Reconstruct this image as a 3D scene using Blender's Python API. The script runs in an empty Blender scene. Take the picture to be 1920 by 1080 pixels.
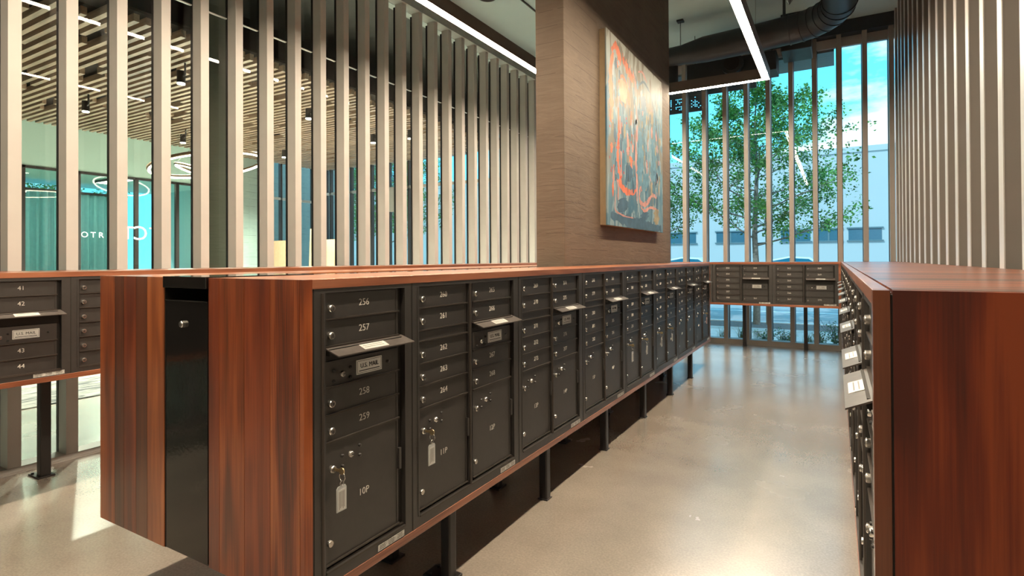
import bpy, math, random
from mathutils import Matrix, Vector
C = bpy.context.scene
COL = C.collection
PI = math.pi

# ------------------------------------------------------------ camera
YAW, PITCH, ROLL = 30.0318, 0.3879, -0.2922
F, CX, CY, EYE = 1042.638, 964.54, 478.88, 1.5
y_, a_, r_ = math.radians(YAW), math.radians(PITCH), math.radians(ROLL)
fw = Vector((-math.sin(y_) * math.cos(a_), math.cos(y_) * math.cos(a_), math.sin(a_)))
rt = Vector((math.cos(y_), math.sin(y_), 0)); up = rt.cross(fw)
R2 = math.cos(r_) * rt + math.sin(r_) * up
U2 = -math.sin(r_) * rt + math.cos(r_) * up
cam = bpy.data.cameras.new('camera'); camo = bpy.data.objects.new('camera', cam); COL.objects.link(camo)
M = Matrix(((R2.x, U2.x, -fw.x, 0), (R2.y, U2.y, -fw.y, 0), (R2.z, U2.z, -fw.z, EYE), (0, 0, 0, 1)))
camo.matrix_world = M
cam.sensor_width = 36; cam.lens = F / 1920 * 36
cam.shift_x = (960 - CX) / 1920; cam.shift_y = (CY - 540) / 1920
cam.clip_start = 0.05; cam.clip_end = 300
C.camera = camo

# ------------------------------------------------------------ view, world, sun
C.view_settings.view_transform = 'Standard'; C.view_settings.look = 'None'
C.view_settings.exposure = 1.5; C.view_settings.gamma = 1.0
C.cycles.max_bounces = 8; C.cycles.transparent_max_bounces = 16
C.cycles.sample_clamp_indirect = 6.0
w = bpy.data.worlds.new('sky'); C.world = w; w.use_nodes = True
nt = w.node_tree; nt.nodes.clear(); N = nt.nodes.new; L = nt.links.new
tc = N('ShaderNodeTexCoord'); sep = N('ShaderNodeSeparateXYZ'); L(tc.outputs['Generated'], sep.inputs[0])
g = N('ShaderNodeValToRGB'); L(sep.outputs['Z'], g.inputs[0])
g.color_ramp.elements[0].position = 0.0; g.color_ramp.elements[0].color = (0.24, 0.80, 1.0, 1)
g.color_ramp.elements[1].position = 0.45; g.color_ramp.elements[1].color = (0.065, 0.60, 0.98, 1)
mp = N('ShaderNodeMapping'); L(tc.outputs['Generated'], mp.inputs[0])
mp.inputs['Scale'].default_value = (2.2, 2.2, 6.0); mp.inputs['Location'].default_value = (0.62, 0.0, 0.35)
nz = N('ShaderNodeTexNoise'); L(mp.outputs[0], nz.inputs['Vector']); nz.inputs['Scale'].default_value = 1.7
nz.inputs['Detail'].default_value = 9; nz.inputs['Roughness'].default_value = 0.55
sx = N('ShaderNodeMapRange'); L(sep.outputs['X'], sx.inputs[0]); sx.inputs[1].default_value = -0.16; sx.inputs[2].default_value = 0.06; sx.inputs[3].default_value = -0.06; sx.inputs[4].default_value = 0.17
ad = N('ShaderNodeMath'); ad.operation = 'ADD'; L(nz.outputs['Fac'], ad.inputs[0]); L(sx.outputs[0], ad.inputs[1])
sz = N('ShaderNodeMapRange'); L(sep.outputs['Z'], sz.inputs[0]); sz.inputs[1].default_value = 0.24; sz.inputs[2].default_value = 0.34; sz.inputs[3].default_value = 0.0; sz.inputs[4].default_value = -0.16
ad2 = N('ShaderNodeMath'); ad2.operation = 'ADD'; L(ad.outputs[0], ad2.inputs[0]); L(sz.outputs[0], ad2.inputs[1])
cr = N('ShaderNodeValToRGB'); L(ad2.outputs[0], cr.inputs[0])
cr.color_ramp.elements[0].position = 0.50; cr.color_ramp.elements[1].position = 0.60
mx = N('ShaderNodeMixRGB'); L(cr.outputs[0], mx.inputs[0]); L(g.outputs[0], mx.inputs[1])
mx.inputs[2].default_value = (0.80, 0.90, 1.0, 1)
bg = N('ShaderNodeBackground'); L(mx.outputs[0], bg.inputs[0]); bg.inputs[1].default_value = 0.60
ow = N('ShaderNodeOutputWorld'); L(bg.outputs[0], ow.inputs[0])
sun = bpy.data.lights.new('sun', 'SUN'); sun.energy = 1.3; sun.angle = 0.01; sun.color = (0.80, 0.95, 1.0)
suno = bpy.data.objects.new('sun', sun); COL.objects.link(suno)
suno.rotation_euler = Vector((0.35, 0.55, -0.75)).to_track_quat('-Z', 'Y').to_euler()

LED = 60.0            # linear pendant brightness
LOBBY = 750.0          # lobby spot power

# ------------------------------------------------------------ materials
def new_mat(name):
    m = bpy.data.materials.new(name); m.use_nodes = True
    return m, m.node_tree, m.node_tree.nodes['Principled BSDF']
def flat(name, col, rough=0.5, metal=0.0, spec=0.5, var=0.06, scale=14.0, bump=0.0, bscale=120.0):
    m, t, p = new_mat(name)
    p.inputs['Roughness'].default_value = rough; p.inputs['Metallic'].default_value = metal
    p.inputs['Specular IOR Level'].default_value = spec
    c = t.nodes.new('ShaderNodeTexCoord')
    n = t.nodes.new('ShaderNodeTexNoise'); n.inputs['Scale'].default_value = scale; n.inputs['Detail'].default_value = 4
    t.links.new(c.outputs['Object'], n.inputs['Vector'])
    r = t.nodes.new('ShaderNodeValToRGB'); t.links.new(n.outputs['Fac'], r.inputs[0])
    r.color_ramp.elements[0].position = 0.3; r.color_ramp.elements[1].position = 0.7
    r.color_ramp.elements[0].color = (*[v * (1 - var) for v in col], 1)
    r.color_ramp.elements[1].color = (*[min(1, v * (1 + var)) for v in col], 1)
    t.links.new(r.outputs[0], p.inputs['Base Color'])
    if bump:
        n2 = t.nodes.new('ShaderNodeTexNoise'); n2.inputs['Scale'].default_value = bscale
        t.links.new(c.outputs['Object'], n2.inputs['Vector'])
        b = t.nodes.new('ShaderNodeBump'); b.inputs['Strength'].default_value = bump; b.inputs['Distance'].default_value = 0.002
        t.links.new(n2.outputs['Fac'], b.inputs['Height']); t.links.new(b.outputs[0], p.inputs['Normal'])
    return m
def emit(name, col, s):
    m = bpy.data.materials.new(name); m.use_nodes = True; t = m.node_tree; t.nodes.clear()
    e = t.nodes.new('ShaderNodeEmission'); e.inputs[0].default_value = (*col, 1); e.inputs[1].default_value = s
    o = t.nodes.new('ShaderNodeOutputMaterial'); t.links.new(e.outputs[0], o.inputs[0]); return m
def glass(name, tint=(0.86, 0.95, 0.94), rough=0.0, boost=1.0):
    m = bpy.data.materials.new(name); m.use_nodes = True; t = m.node_tree; t.nodes.clear()
    tr = t.nodes.new('ShaderNodeBsdfTransparent'); tr.inputs[0].default_value = (*tint, 1)
    gl = t.nodes.new('ShaderNodeBsdfGlossy'); gl.inputs['Roughness'].default_value = rough
    fr = t.nodes.new('ShaderNodeFresnel'); fr.inputs[0].default_value = 1.5
    mu = t.nodes.new('ShaderNodeMath'); mu.operation = 'MULTIPLY'; mu.inputs[1].default_value = boost; mu.use_clamp = True
    t.links.new(fr.outputs[0], mu.inputs[0])
    ge = t.nodes.new('ShaderNodeNewGeometry'); om = t.nodes.new('ShaderNodeMath'); om.operation = 'SUBTRACT'; om.inputs[0].default_value = 1.0
    t.links.new(ge.outputs['Backfacing'], om.inputs[1]); m2 = t.nodes.new('ShaderNodeMath'); m2.operation = 'MULTIPLY'
    t.links.new(mu.outputs[0], m2.inputs[0]); t.links.new(om.outputs[0], m2.inputs[1])
    mi = t.nodes.new('ShaderNodeMixShader'); t.links.new(m2.outputs[0], mi.inputs[0])
    t.links.new(tr.outputs[0], mi.inputs[1]); t.links.new(gl.outputs[0], mi.inputs[2])
    o = t.nodes.new('ShaderNodeOutputMaterial'); t.links.new(mi.outputs[0], o.inputs[0]); return m
def wood(name, dark, mid, light, axis='Z', off=0.0, rough=0.38):
    m, t, p = new_mat(name); nn = t.nodes.new; ln = t.links.new
    c = nn('ShaderNodeTexCoord'); mp = nn('ShaderNodeMapping'); ln(c.outputs['Object'], mp.inputs[0])
    s = [6.0, 6.0, 6.0]; s['XYZ'.index(axis)] = 0.80
    mp.inputs['Scale'].default_value = s; mp.inputs['Location'].default_value = (off, off * 1.7, off * 2.3)
    n1 = nn('ShaderNodeTexNoise'); n1.inputs['Scale'].default_value = 1.0; n1.inputs['Detail'].default_value = 2.0
    ln(mp.outputs[0], n1.inputs['Vector'])
    mul = nn('ShaderNodeMath'); mul.operation = 'MULTIPLY'; mul.inputs[1].default_value = 26.0; ln(n1.outputs['Fac'], mul.inputs[0])
    sn = nn('ShaderNodeMath'); sn.operation = 'SINE'; ln(mul.outputs[0], sn.inputs[0])
    mp2 = nn('ShaderNodeMapping'); ln(c.outputs['Object'], mp2.inputs[0])
    s2 = [150.0, 150.0, 150.0]; s2['XYZ'.index(axis)] = 3.5; mp2.inputs['Scale'].default_value = s2
    n2 = nn('ShaderNodeTexNoise'); n2.inputs['Scale'].default_value = 1.0; n2.inputs['Detail'].default_value = 4.0
    ln(mp2.outputs[0], n2.inputs['Vector'])
    mp3 = nn('ShaderNodeMapping'); ln(c.outputs['Object'], mp3.inputs[0])
    s3 = [14.0, 14.0, 14.0]; s3['XYZ'.index(axis)] = 0.9; mp3.inputs['Scale'].default_value = s3; mp3.inputs['Location'].default_value = (off * 3, off, off)
    n3 = nn('ShaderNodeTexNoise'); n3.inputs['Scale'].default_value = 1.0; ln(mp3.outputs[0], n3.inputs['Vector'])
    a = nn('ShaderNodeMath'); a.operation = 'MULTIPLY_ADD'; a.inputs[1].default_value = 0.13; ln(sn.outputs[0], a.inputs[0]); ln(n3.outputs['Fac'], a.inputs[2])
    b = nn('ShaderNodeMath'); b.operation = 'MULTIPLY_ADD'; b.inputs[1].default_value = 0.55; ln(n2.outputs['Fac'], b.inputs[0]); ln(a.outputs[0], b.inputs[2])
    r = nn('ShaderNodeValToRGB'); ln(b.outputs[0], r.inputs[0])
    r.color_ramp.elements[0].position = 0.50; r.color_ramp.elements[0].color = (*dark, 1)
    r.color_ramp.elements[1].position = 1.05; r.color_ramp.elements[1].color = (*light, 1)
    e = r.color_ramp.elements.new(0.76); e.color = (*mid, 1)
    ln(r.outputs[0], p.inputs['Base Color'])
    p.inputs['Roughness'].default_value = rough; p.inputs['Specular IOR Level'].default_value = 0.5
    p.inputs['Coat Weight'].default_value = 0.8; p.inputs['Coat Roughness'].default_value = 0.25
    bp = nn('ShaderNodeBump'); bp.inputs['Strength'].default_value = 0.12; bp.inputs['Distance'].default_value = 0.001
    ln(n2.outputs['Fac'], bp.inputs['Height']); ln(bp.outputs[0], p.inputs['Normal'])
    return m
W1 = ((0.10, 0.018, 0.004), (0.22, 0.045, 0.009), (0.32, 0.078, 0.016))
W2 = ((0.040, 0.009, 0.004), (0.085, 0.019, 0.006), (0.13, 0.033, 0.010))
W3 = ((0.19, 0.045, 0.011), (0.32, 0.085, 0.020), (0.44, 0.135, 0.035))
W4 = ((0.085, 0.012, 0.004), (0.165, 0.028, 0.006), (0.25, 0.050, 0.011))
W5 = ((0.055, 0.010, 0.004), (0.19, 0.038, 0.008), (0.36, 0.10, 0.025))
def wset(axis): return [wood('walnut_%s_%d' % (axis.lower(), i), *wc, axis=axis, off=i * 3.1 + 0.7) for i, wc in enumerate((W1, W2, W3, W4, W5))]
WZ = wset('Z'); WY = wset('Y'); WX = wset('X')
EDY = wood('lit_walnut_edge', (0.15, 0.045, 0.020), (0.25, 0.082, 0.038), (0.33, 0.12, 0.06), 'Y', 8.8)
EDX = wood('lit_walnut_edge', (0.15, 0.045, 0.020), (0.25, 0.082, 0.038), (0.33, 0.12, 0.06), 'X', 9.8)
WBIG = wood('walnut_veneer', (0.055, 0.006, 0.002), (0.125, 0.015, 0.003), (0.21, 0.036, 0.007), 'Z', 5.5, rough=0.45)
WBIG.node_tree.nodes['Principled BSDF'].inputs['Coat Weight'].default_value = 0.15
BLK = flat('mailbox_bronze', (0.029, 0.0265, 0.0250), 0.42, 0.0, 0.9, 0.12, 30, 0.08, 500)
BLKD = flat('mailbox_recess', (0.008, 0.007, 0.006), 0.6)
LIP = flat('mailbox_door_lip', (0.055, 0.046, 0.040), 0.30, 0.2)
NICK = flat('nickel', (0.62, 0.60, 0.57), 0.25, 0.9)
NICKD = flat('nickel_dark', (0.20, 0.19, 0.18), 0.35, 0.9)
NUMW = flat('engraved_white', (0.62, 0.60, 0.56), 0.5)
PLATE = flat('name_plate', (0.60, 0.60, 0.58), 0.4)
INK = flat('ink', (0.02, 0.02, 0.025), 0.6)
HOOD = flat('hood_metal', (0.15, 0.13, 0.12), 0.28, 0.55, 0.5, 0.1, 40)
STICK = flat('sticker', (0.55, 0.55, 0.52), 0.5, var=0.3, scale=120)
POST = flat('post_black', (0.016, 0.014, 0.014), 0.35)
GLOSS = flat('glossy_black', (0.006, 0.006, 0.006), 0.10, 0, 0.6, 0.1, 8, 0.10, 60)
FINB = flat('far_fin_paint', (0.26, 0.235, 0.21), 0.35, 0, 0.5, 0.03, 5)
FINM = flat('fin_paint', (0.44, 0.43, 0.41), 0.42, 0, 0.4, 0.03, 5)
RCAP = flat('pale_fin_cap', (0.62, 0.62, 0.61), 0.30, 0.3, 0.5, 0.03, 5)
RFIN = flat('right_wall_dark', (0.20, 0.185, 0.17), 0.40, 0, 0.4, 0.03, 5)  # darker tone for the right fin bodies and the backing
MULL = flat('dark_mullion', (0.014, 0.012, 0.012), 0.4)
GLS = glass('window_glass', (0.88, 0.97, 0.955), boost=1.5)
GLSF = glass('far_glass', (0.95, 0.99, 1.0), boost=0.35)
LEDM = emit('led_diffuser', (1.0, 0.82, 0.60), LED)
LAMP = emit('lamp_lens', (1.0, 0.85, 0.65), 14)
HOUS = flat('pendant_housing', (0.10, 0.085, 0.075), 0.45)
CEIL = flat('ceiling_paint', (0.42, 0.56, 0.57), 0.8, var=0.05, scale=0.8)
DUCT = flat('duct_metal', (0.045, 0.050, 0.055), 0.42, 0.5, var=0.15, scale=3)
WHITE = flat('white_wall', (0.44, 0.64, 0.60), 0.7, var=0.03, scale=1.5)
SLAT = wood('slat_wood', (0.25, 0.165, 0.11), (0.36, 0.245, 0.17), (0.44, 0.31, 0.22), 'X', 2.0, 0.6)
SLATB = flat('slat_backing', (0.018, 0.012, 0.009), 0.9)
CARD = flat('cardboard', (0.36, 0.24, 0.15), 0.8)

def concrete_mat(name, c1, c2, board=0.145, rough=0.7):
    m, t, p = new_mat(name); nn = t.nodes.new; ln = t.links.new
    c = nn('ShaderNodeTexCoord')
    mp = nn('ShaderNodeMapping'); ln(c.outputs['Object'], mp.inputs[0]); mp.inputs['Scale'].default_value = (1.6, 1.6, 11.0)
    n1 = nn('ShaderNodeTexNoise'); n1.inputs['Scale'].default_value = 1.6; n1.inputs['Detail'].default_value = 8; n1.inputs['Distortion'].default_value = 1.2; n1.inputs['Roughness'].default_value = 0.62
    ln(mp.outputs[0], n1.inputs['Vector'])
    n2 = nn('ShaderNodeTexNoise'); n2.inputs['Scale'].default_value = 2.2; n2.inputs['Detail'].default_value = 6; ln(c.outputs['Object'], n2.inputs['Vector'])
    mixf = nn('ShaderNodeMath'); mixf.operation = 'MULTIPLY_ADD'; mixf.inputs[1].default_value = 0.6; ln(n1.outputs['Fac'], mixf.inputs[0])
    m2 = nn('ShaderNodeMath'); m2.operation = 'MULTIPLY'; m2.inputs[1].default_value = 0.5; ln(n2.outputs['Fac'], m2.inputs[0]); ln(m2.outputs[0], mixf.inputs[2])
    r = nn('ShaderNodeValToRGB'); ln(mixf.outputs[0], r.inputs[0])
    r.color_ramp.elements[0].position = 0.32; r.color_ramp.elements[0].color = (*c1, 1)
    r.color_ramp.elements[1].position = 0.80; r.color_ramp.elements[1].color = (*c2, 1)
    # board joints
    sp = nn('ShaderNodeSeparateXYZ'); ln(c.outputs['Object'], sp.inputs[0])
    n3 = nn('ShaderNodeTexNoise'); n3.inputs['Scale'].default_value = 1.3; ln(c.outputs['Object'], n3.inputs['Vector'])
    ad = nn('ShaderNodeMath'); ad.operation = 'MULTIPLY_ADD'; ad.inputs[1].default_value = 0.02; ln(n3.outputs['Fac'], ad.inputs[0]); ln(sp.outputs['Z'], ad.inputs[2])
    dv = nn('ShaderNodeMath'); dv.operation = 'DIVIDE'; dv.inputs[1].default_value = board; ln(ad.outputs[0], dv.inputs[0])
    fr = nn('ShaderNodeMath'); fr.operation = 'FRACT'; ln(dv.outputs[0], fr.inputs[0])
    lt = nn('ShaderNodeMath'); lt.operation = 'LESS_THAN'; lt.inputs[1].default_value = 0.045; ln(fr.outputs[0], lt.inputs[0])
    n4 = nn('ShaderNodeTexNoise'); n4.inputs['Scale'].default_value = 2.5; ln(c.outputs['Object'], n4.inputs['Vector'])
    th = nn('ShaderNodeMath'); th.operation = 'GREATER_THAN'; th.inputs[1].default_value = 0.5; ln(n4.outputs['Fac'], th.inputs[0])
    jn = nn('ShaderNodeMath'); jn.operation = 'MULTIPLY'; ln(lt.outputs[0], jn.inputs[0]); ln(th.outputs[0], jn.inputs[1])
    mc = nn('ShaderNodeMixRGB'); mc.inputs[2].default_value = (c1[0] * 0.55, c1[1] * 0.5, c1[2] * 0.5, 1)
    hf = nn('ShaderNodeMath'); hf.operation = 'MULTIPLY'; hf.inputs[1].default_value = 0.6; ln(jn.outputs[0], hf.inputs[0])
    ln(hf.outputs[0], mc.inputs[0]); ln(r.outputs[0], mc.inputs[1]); ln(mc.outputs[0], p.inputs['Base Color'])
    p.inputs['Roughness'].default_value = rough
    hs = nn('ShaderNodeMath'); hs.operation = 'SUBTRACT'; ln(n1.outputs['Fac'], hs.inputs[0]); ln(jn.outputs[0], hs.inputs[1])
    b = nn('ShaderNodeBump'); b.inputs['Strength'].default_value = 0.55; b.inputs['Distance'].default_value = 0.01
    ln(hs.outputs[0], b.inputs['Height']); ln(b.outputs[0], p.inputs['Normal'])
    return m
PILLAR = concrete_mat('board_formed_concrete', (0.088, 0.061, 0.041), (0.150, 0.110, 0.078))
TEALC = concrete_mat('lobby_concrete', (0.24, 0.33, 0.31), (0.33, 0.43, 0.40), 0.2)
COLC = concrete_mat('round_column_concrete', (0.16, 0.15, 0.12), (0.20, 0.185, 0.15), 9.0)

def floor_mat():
    m, t, p = new_mat('polished_concrete'); nn = t.nodes.new; ln = t.links.new
    c = nn('ShaderNodeTexCoord')
    n = nn('ShaderNodeTexNoise'); n.inputs['Scale'].default_value = 1.1; n.inputs['Detail'].default_value = 7; n.inputs['Roughness'].default_value = 0.6
    ln(c.outputs['Object'], n.inputs['Vector'])
    r = nn('ShaderNodeValToRGB'); ln(n.outputs['Fac'], r.inputs[0])
    r.color_ramp.elements[0].position = 0.30; r.color_ramp.elements[0].color = (0.26, 0.225, 0.188, 1)
    r.color_ramp.elements[1].position = 0.72; r.color_ramp.elements[1].color = (0.40, 0.355, 0.30, 1)
    n2 = nn('ShaderNodeTexNoise'); n2.inputs['Scale'].default_value = 90; n2.inputs['Detail'].default_value = 3; ln(c.outputs['Object'], n2.inputs['Vector'])
    r2 = nn('ShaderNodeValToRGB'); ln(n2.outputs['Fac'], r2.inputs[0])
    r2.color_ramp.elements[0].position = 0.35; r2.color_ramp.elements[0].color = (0.86, 0.86, 0.86, 1)
    r2.color_ramp.elements[1].position = 0.7; r2.color_ramp.elements[1].color = (1.08, 1.08, 1.08, 1)
    mm = nn('ShaderNodeMixRGB'); mm.blend_type = 'MULTIPLY'; mm.inputs[0].default_value = 1.0
    ln(r.outputs[0], mm.inputs[1]); ln(r2.outputs[0], mm.inputs[2]); ln(mm.outputs[0], p.inputs['Base Color'])
    n3 = nn('ShaderNodeTexNoise'); n3.inputs['Scale'].default_value = 1.7; n3.inputs['Detail'].default_value = 5; ln(c.outputs['Object'], n3.inputs['Vector'])
    r3 = nn('ShaderNodeMapRange'); r3.inputs[1].default_value = 0.3; r3.inputs[2].default_value = 0.7; r3.inputs[3].default_value = 0.14; r3.inputs[4].default_value = 0.30
    ln(n3.outputs['Fac'], r3.inputs[0]); ln(r3.outputs[0], p.inputs['Roughness'])
    p.inputs['Specular IOR Level'].default_value = 1.0
    p.inputs['Coat Weight'].default_value = 1.0; p.inputs['Coat Roughness'].default_value = 0.27; p.inputs['Coat IOR'].default_value = 2.1
    b = nn('ShaderNodeBump'); b.inputs['Strength'].default_value = 0.06; b.inputs['Distance'].default_value = 0.01
    ln(n3.outputs['Fac'], b.inputs['Height']); ln(b.outputs[0], p.inputs['Normal'])
    return m
FLOOR = floor_mat()

# ------------------------------------------------------------ mesh builder
class MB:
    def __init__(s): s.v = []; s.f = []; s.m = []; s.sm = []
    def add(s, vs, fs, m=0, sm=False):
        o = len(s.v); s.v += [tuple(q) for q in vs]
        for f in fs: s.f.append([i + o for i in f]); s.m.append(m); s.sm.append(sm)
    def box(s, x0, x1, y0, y1, z0, z1, m=0):
        s.add([(x0, y0, z0), (x1, y0, z0), (x1, y1, z0), (x0, y1, z0), (x0, y0, z1), (x1, y0, z1), (x1, y1, z1), (x0, y1, z1)],
              [(0, 3, 2, 1), (4, 5, 6, 7), (0, 1, 5, 4), (1, 2, 6, 5), (2, 3, 7, 6), (3, 0, 4, 7)], m)
    def prism(s, pts, axis, a, b, m=0):
        n = len(pts)
        def P(p, t): return {'X': (t, p[0], p[1]), 'Y': (p[0], t, p[1]), 'Z': (p[0], p[1], t)}[axis]
        s.add([P(p, a) for p in pts] + [P(p, b) for p in pts],
              [tuple(range(n))[::-1], tuple(range(n, 2 * n))] + [(i, (i + 1) % n, n + (i + 1) % n, n + i) for i in range(n)], m)
    def tube(s, pts, rad, seg=10, m=0, cap=True):
        pts = [Vector(p) for p in pts]; n = len(pts)
        if not hasattr(rad, '__len__'): rad = [rad] * n
        rings = []; prev = None
        for i, p in enumerate(pts):
            d = (pts[min(i + 1, n - 1)] - pts[max(i - 1, 0)]).normalized()
            if prev is None:
                u = d.orthogonal().normalized()
            else:
                u = (prev - d * prev.dot(d)).normalized()
            prev = u; v = d.cross(u)
            rings.append([p + rad[i] * (math.cos(2 * PI * k / seg) * u + math.sin(2 * PI * k / seg) * v) for k in range(seg)])
        vs = [q for r in rings for q in r]; fs = []
        for i in range(n - 1):
            for k in range(seg):
                fs.append((i * seg + k, i * seg + (k + 1) % seg, (i + 1) * seg + (k + 1) % seg, (i + 1) * seg + k))
        s.add(vs, fs, m, True)
        if cap: s.add(rings[0], [tuple(range(seg))[::-1]], m); s.add(rings[-1], [tuple(range(seg))], m)
    def ring(s, c, R, r, ax='Z', seg=32, sec=8, m=0, mat=None, a0=0, a1=2 * PI):
        pts = []
        for i in range(seg + 1):
            a = a0 + (a1 - a0) * i / seg
            q = Vector({'Z': (R * math.cos(a), R * math.sin(a), 0), 'Y': (R * math.cos(a), 0, R * math.sin(a)), 'X': (0, R * math.cos(a), R * math.sin(a))}[ax])
            if mat: q = mat @ q
            pts.append(Vector(c) + q)
        s.tube(pts, r, sec, m, cap=False)
    def mesh(s, me, off=(0, 0, 0), m=0):
        s.add([(v.co.x + off[0], v.co.y + off[1], v.co.z + off[2]) for v in me.vertices], [tuple(p.vertices) for p in me.polygons], m)
    def data(s, name, mats):
        me = bpy.data.meshes.new(name); me.from_pydata(s.v, [], s.f)
        for q in (mats if isinstance(mats, (list, tuple)) else [mats]): me.materials.append(q)
        me.polygons.foreach_set('material_index', s.m); me.polygons.foreach_set('use_smooth', s.sm); me.update()
        return me
    def build(s, name, mats, parent=None, bevel=0):
        o = bpy.data.objects.new(name, s.data(name, mats)); COL.objects.link(o); o.parent = parent
        if bevel:
            b = o.modifiers.new('bevel', 'BEVEL'); b.width = bevel; b.segments = 2; b.limit_method = 'ANGLE'
        return o
def tag(o, label=None, cat=None, group=None, kind=None):
    if label: o['label'] = label
    if cat: o['category'] = cat
    if group: o['group'] = group
    if kind: o['kind'] = kind
    return o
def empty(name, loc=(0, 0, 0), rz=0, **k):
    o = bpy.data.objects.new(name, None); COL.objects.link(o); o.location = loc; o.rotation_euler = (0, 0, rz)
    o.empty_display_size = 0.1
    return tag(o, **k)
def inst(me, name, parent=None, loc=(0, 0, 0), rz=0):
    o = bpy.data.objects.new(name, me); COL.objects.link(o); o.parent = parent; o.location = loc; o.rotation_euler = (0, 0, rz); return o
def copy_tree(o, parent=None):
    c = o.copy(); COL.objects.link(c); c.parent = parent
    for ch in list(o.children): copy_tree(ch, c)
    return c
_tc = {}
def text_mesh(s, size, depth=0.0006, mirror=False):
    k = (s, size, mirror)
    if k in _tc: return _tc[k]
    cu = bpy.data.curves.new('t', 'FONT'); cu.body = s; cu.size = size; cu.align_x = 'CENTER'; cu.align_y = 'CENTER'
    cu.extrude = depth; cu.resolution_u = 3; cu.offset = -0.00025 if 0.03 < size < 0.05 else 0.0
    o = bpy.data.objects.new('t', cu); COL.objects.link(o)
    bpy.context.view_layer.update()
    me = bpy.data.meshes.new_from_object(o.evaluated_get(bpy.context.evaluated_depsgraph_get()))
    for v in me.vertices:
        x, y, z = v.co; v.co = ((-x if mirror else x), -z, y)
    COL.objects.unlink(o); bpy.data.objects.remove(o)
    _tc[k] = me; return me

# ------------------------------------------------------------ dimensions
XF, XB = -1.536, -2.909          # island faces
Y0 = 1.252                       # island near end
Y1 = 8.16                        # island far end
ZT = 1.434                       # counter height
XL, YF, XRW = -5.035, 10.35, 0.811
CZ = 5.30

# ================================================================= SETTING
b = MB(); b.box(-14.2, 1.4, -4.2, 12.4, -0.12, 0.0); tag(b.build('floor', FLOOR), kind='structure')
b = MB(); b.box(-5.5, 1.4, -4.2, 11.2, CZ, CZ + 0.25); tag(b.build('ceiling', CEIL), kind='structure')
b = MB(); b.box(-5.0, 1.4, -4.2, -4.0, 0, CZ); tag(b.build('wall_back', flat('back_wall', (0.30, 0.27, 0.24), 0.8)), kind='structure')

# left glazed fin wall
def fin_along_y(x_front, x_back, y, wd, z0, z1, m=0):
    b = MB(); b.box(min(x_front, x_back), max(x_front, x_back), y, y + wd, z0, z1, m); return b
win = empty('window_1', kind='structure')
ys = [1.5995 + 0.3435 * k for k in range(-15, 26)]
for y in ys:
    b = MB(); b.box(-5.162, XL, y, y + 0.077, 0.0, 4.985); b.box(-5.192, -5.162, y - 0.004, y + 0.080, 0.03, 4.93, 1)
    b.build('fin', [FINM, MULL], win)
b = MB(); b.box(-5.175, XL + 0.004, -4.0, YF, 0.0, 0.045); b.box(XL - 0.02, XL + 0.012, -4.0, YF, 0.0, 0.012, 0)
b.build('sill', FINM, win)
b = MB(); b.box(-5.3, XL + 0.03, -4.0, YF + 0.2, 4.97, CZ - .002); b.build('head', flat('beam_paint', (0.30, 0.33, 0.32), 0.6), win)
b = MB(); b.box(-5.184, -5.174, -4.0, YF, 0.045, 4.97); b.build('glass_pane', GLS, win)
b = MB(); b.box(-5.190, -5.168, -4.0, YF, 3.875, 3.884); b.build('glazing_joint', flat('joint_steel', (0.6, 0.62, 0.62), 0.3, 0.4), win)

# far glazed fin wall
win2 = empty('window_2', kind='structure')
for k in range(-8, 10):
    x = 0.032 + 0.3505 * k - 0.0
    if x > 1.0: continue
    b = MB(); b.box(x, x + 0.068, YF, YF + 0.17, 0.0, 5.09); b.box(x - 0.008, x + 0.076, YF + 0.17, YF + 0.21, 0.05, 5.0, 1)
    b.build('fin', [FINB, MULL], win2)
for k in range(-16, -8):
    x = 0.032 + 0.3505 * k
    if x < -5.0: continue
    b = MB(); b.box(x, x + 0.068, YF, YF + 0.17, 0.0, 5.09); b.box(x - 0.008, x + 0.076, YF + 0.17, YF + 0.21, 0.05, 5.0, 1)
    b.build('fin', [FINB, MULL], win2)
b = MB(); b.box(-5.1, 1.3, YF - 0.004, YF + 0.19, 0.0, 0.085); b.build('sill', FINB, win2)
b = MB(); b.box(-5.3, 1.3, YF - 0.03, YF + 0.25, 5.09, CZ - .002); b.box(-5.1, 1.3, YF + 0.16, YF + 0.22, 4.94, 5.09, 1)
b.build('head', [DUCT, FINM], win2)
b = MB(); b.box(-5.1, 1.3, YF + 0.185, YF + 0.197, 0.085, 4.95); b.build('glass_pane', GLSF, win2)

# right fin wall
wr = empty('wall_right', kind='structure')
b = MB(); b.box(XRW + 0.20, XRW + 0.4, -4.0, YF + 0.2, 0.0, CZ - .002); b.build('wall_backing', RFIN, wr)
for k in range(-16, 15):
    y = 4.015 + 0.443 * k
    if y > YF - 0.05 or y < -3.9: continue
    b = MB(); b.box(XRW, XRW + 0.2, y + 0.002, y + 0.098, 0.0, CZ - .003, 0); b.box(XRW - 0.006, XRW, y, y + 0.10, 0.0, CZ - .003, 1); b.build('fin', [RFIN, RCAP], wr)  # dark fin body with a paler strip on its front

# ================================================================= PILLAR + PAINTING
b = MB(); b.box(-2.386, -2.10, 4.534, 8.20, 0.0, CZ); tag(b.build('concrete_pillar', PILLAR, bevel=0.006), kind='structure',
    label='wide board-formed concrete pillar rising through the island', cat='pillar')

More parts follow.
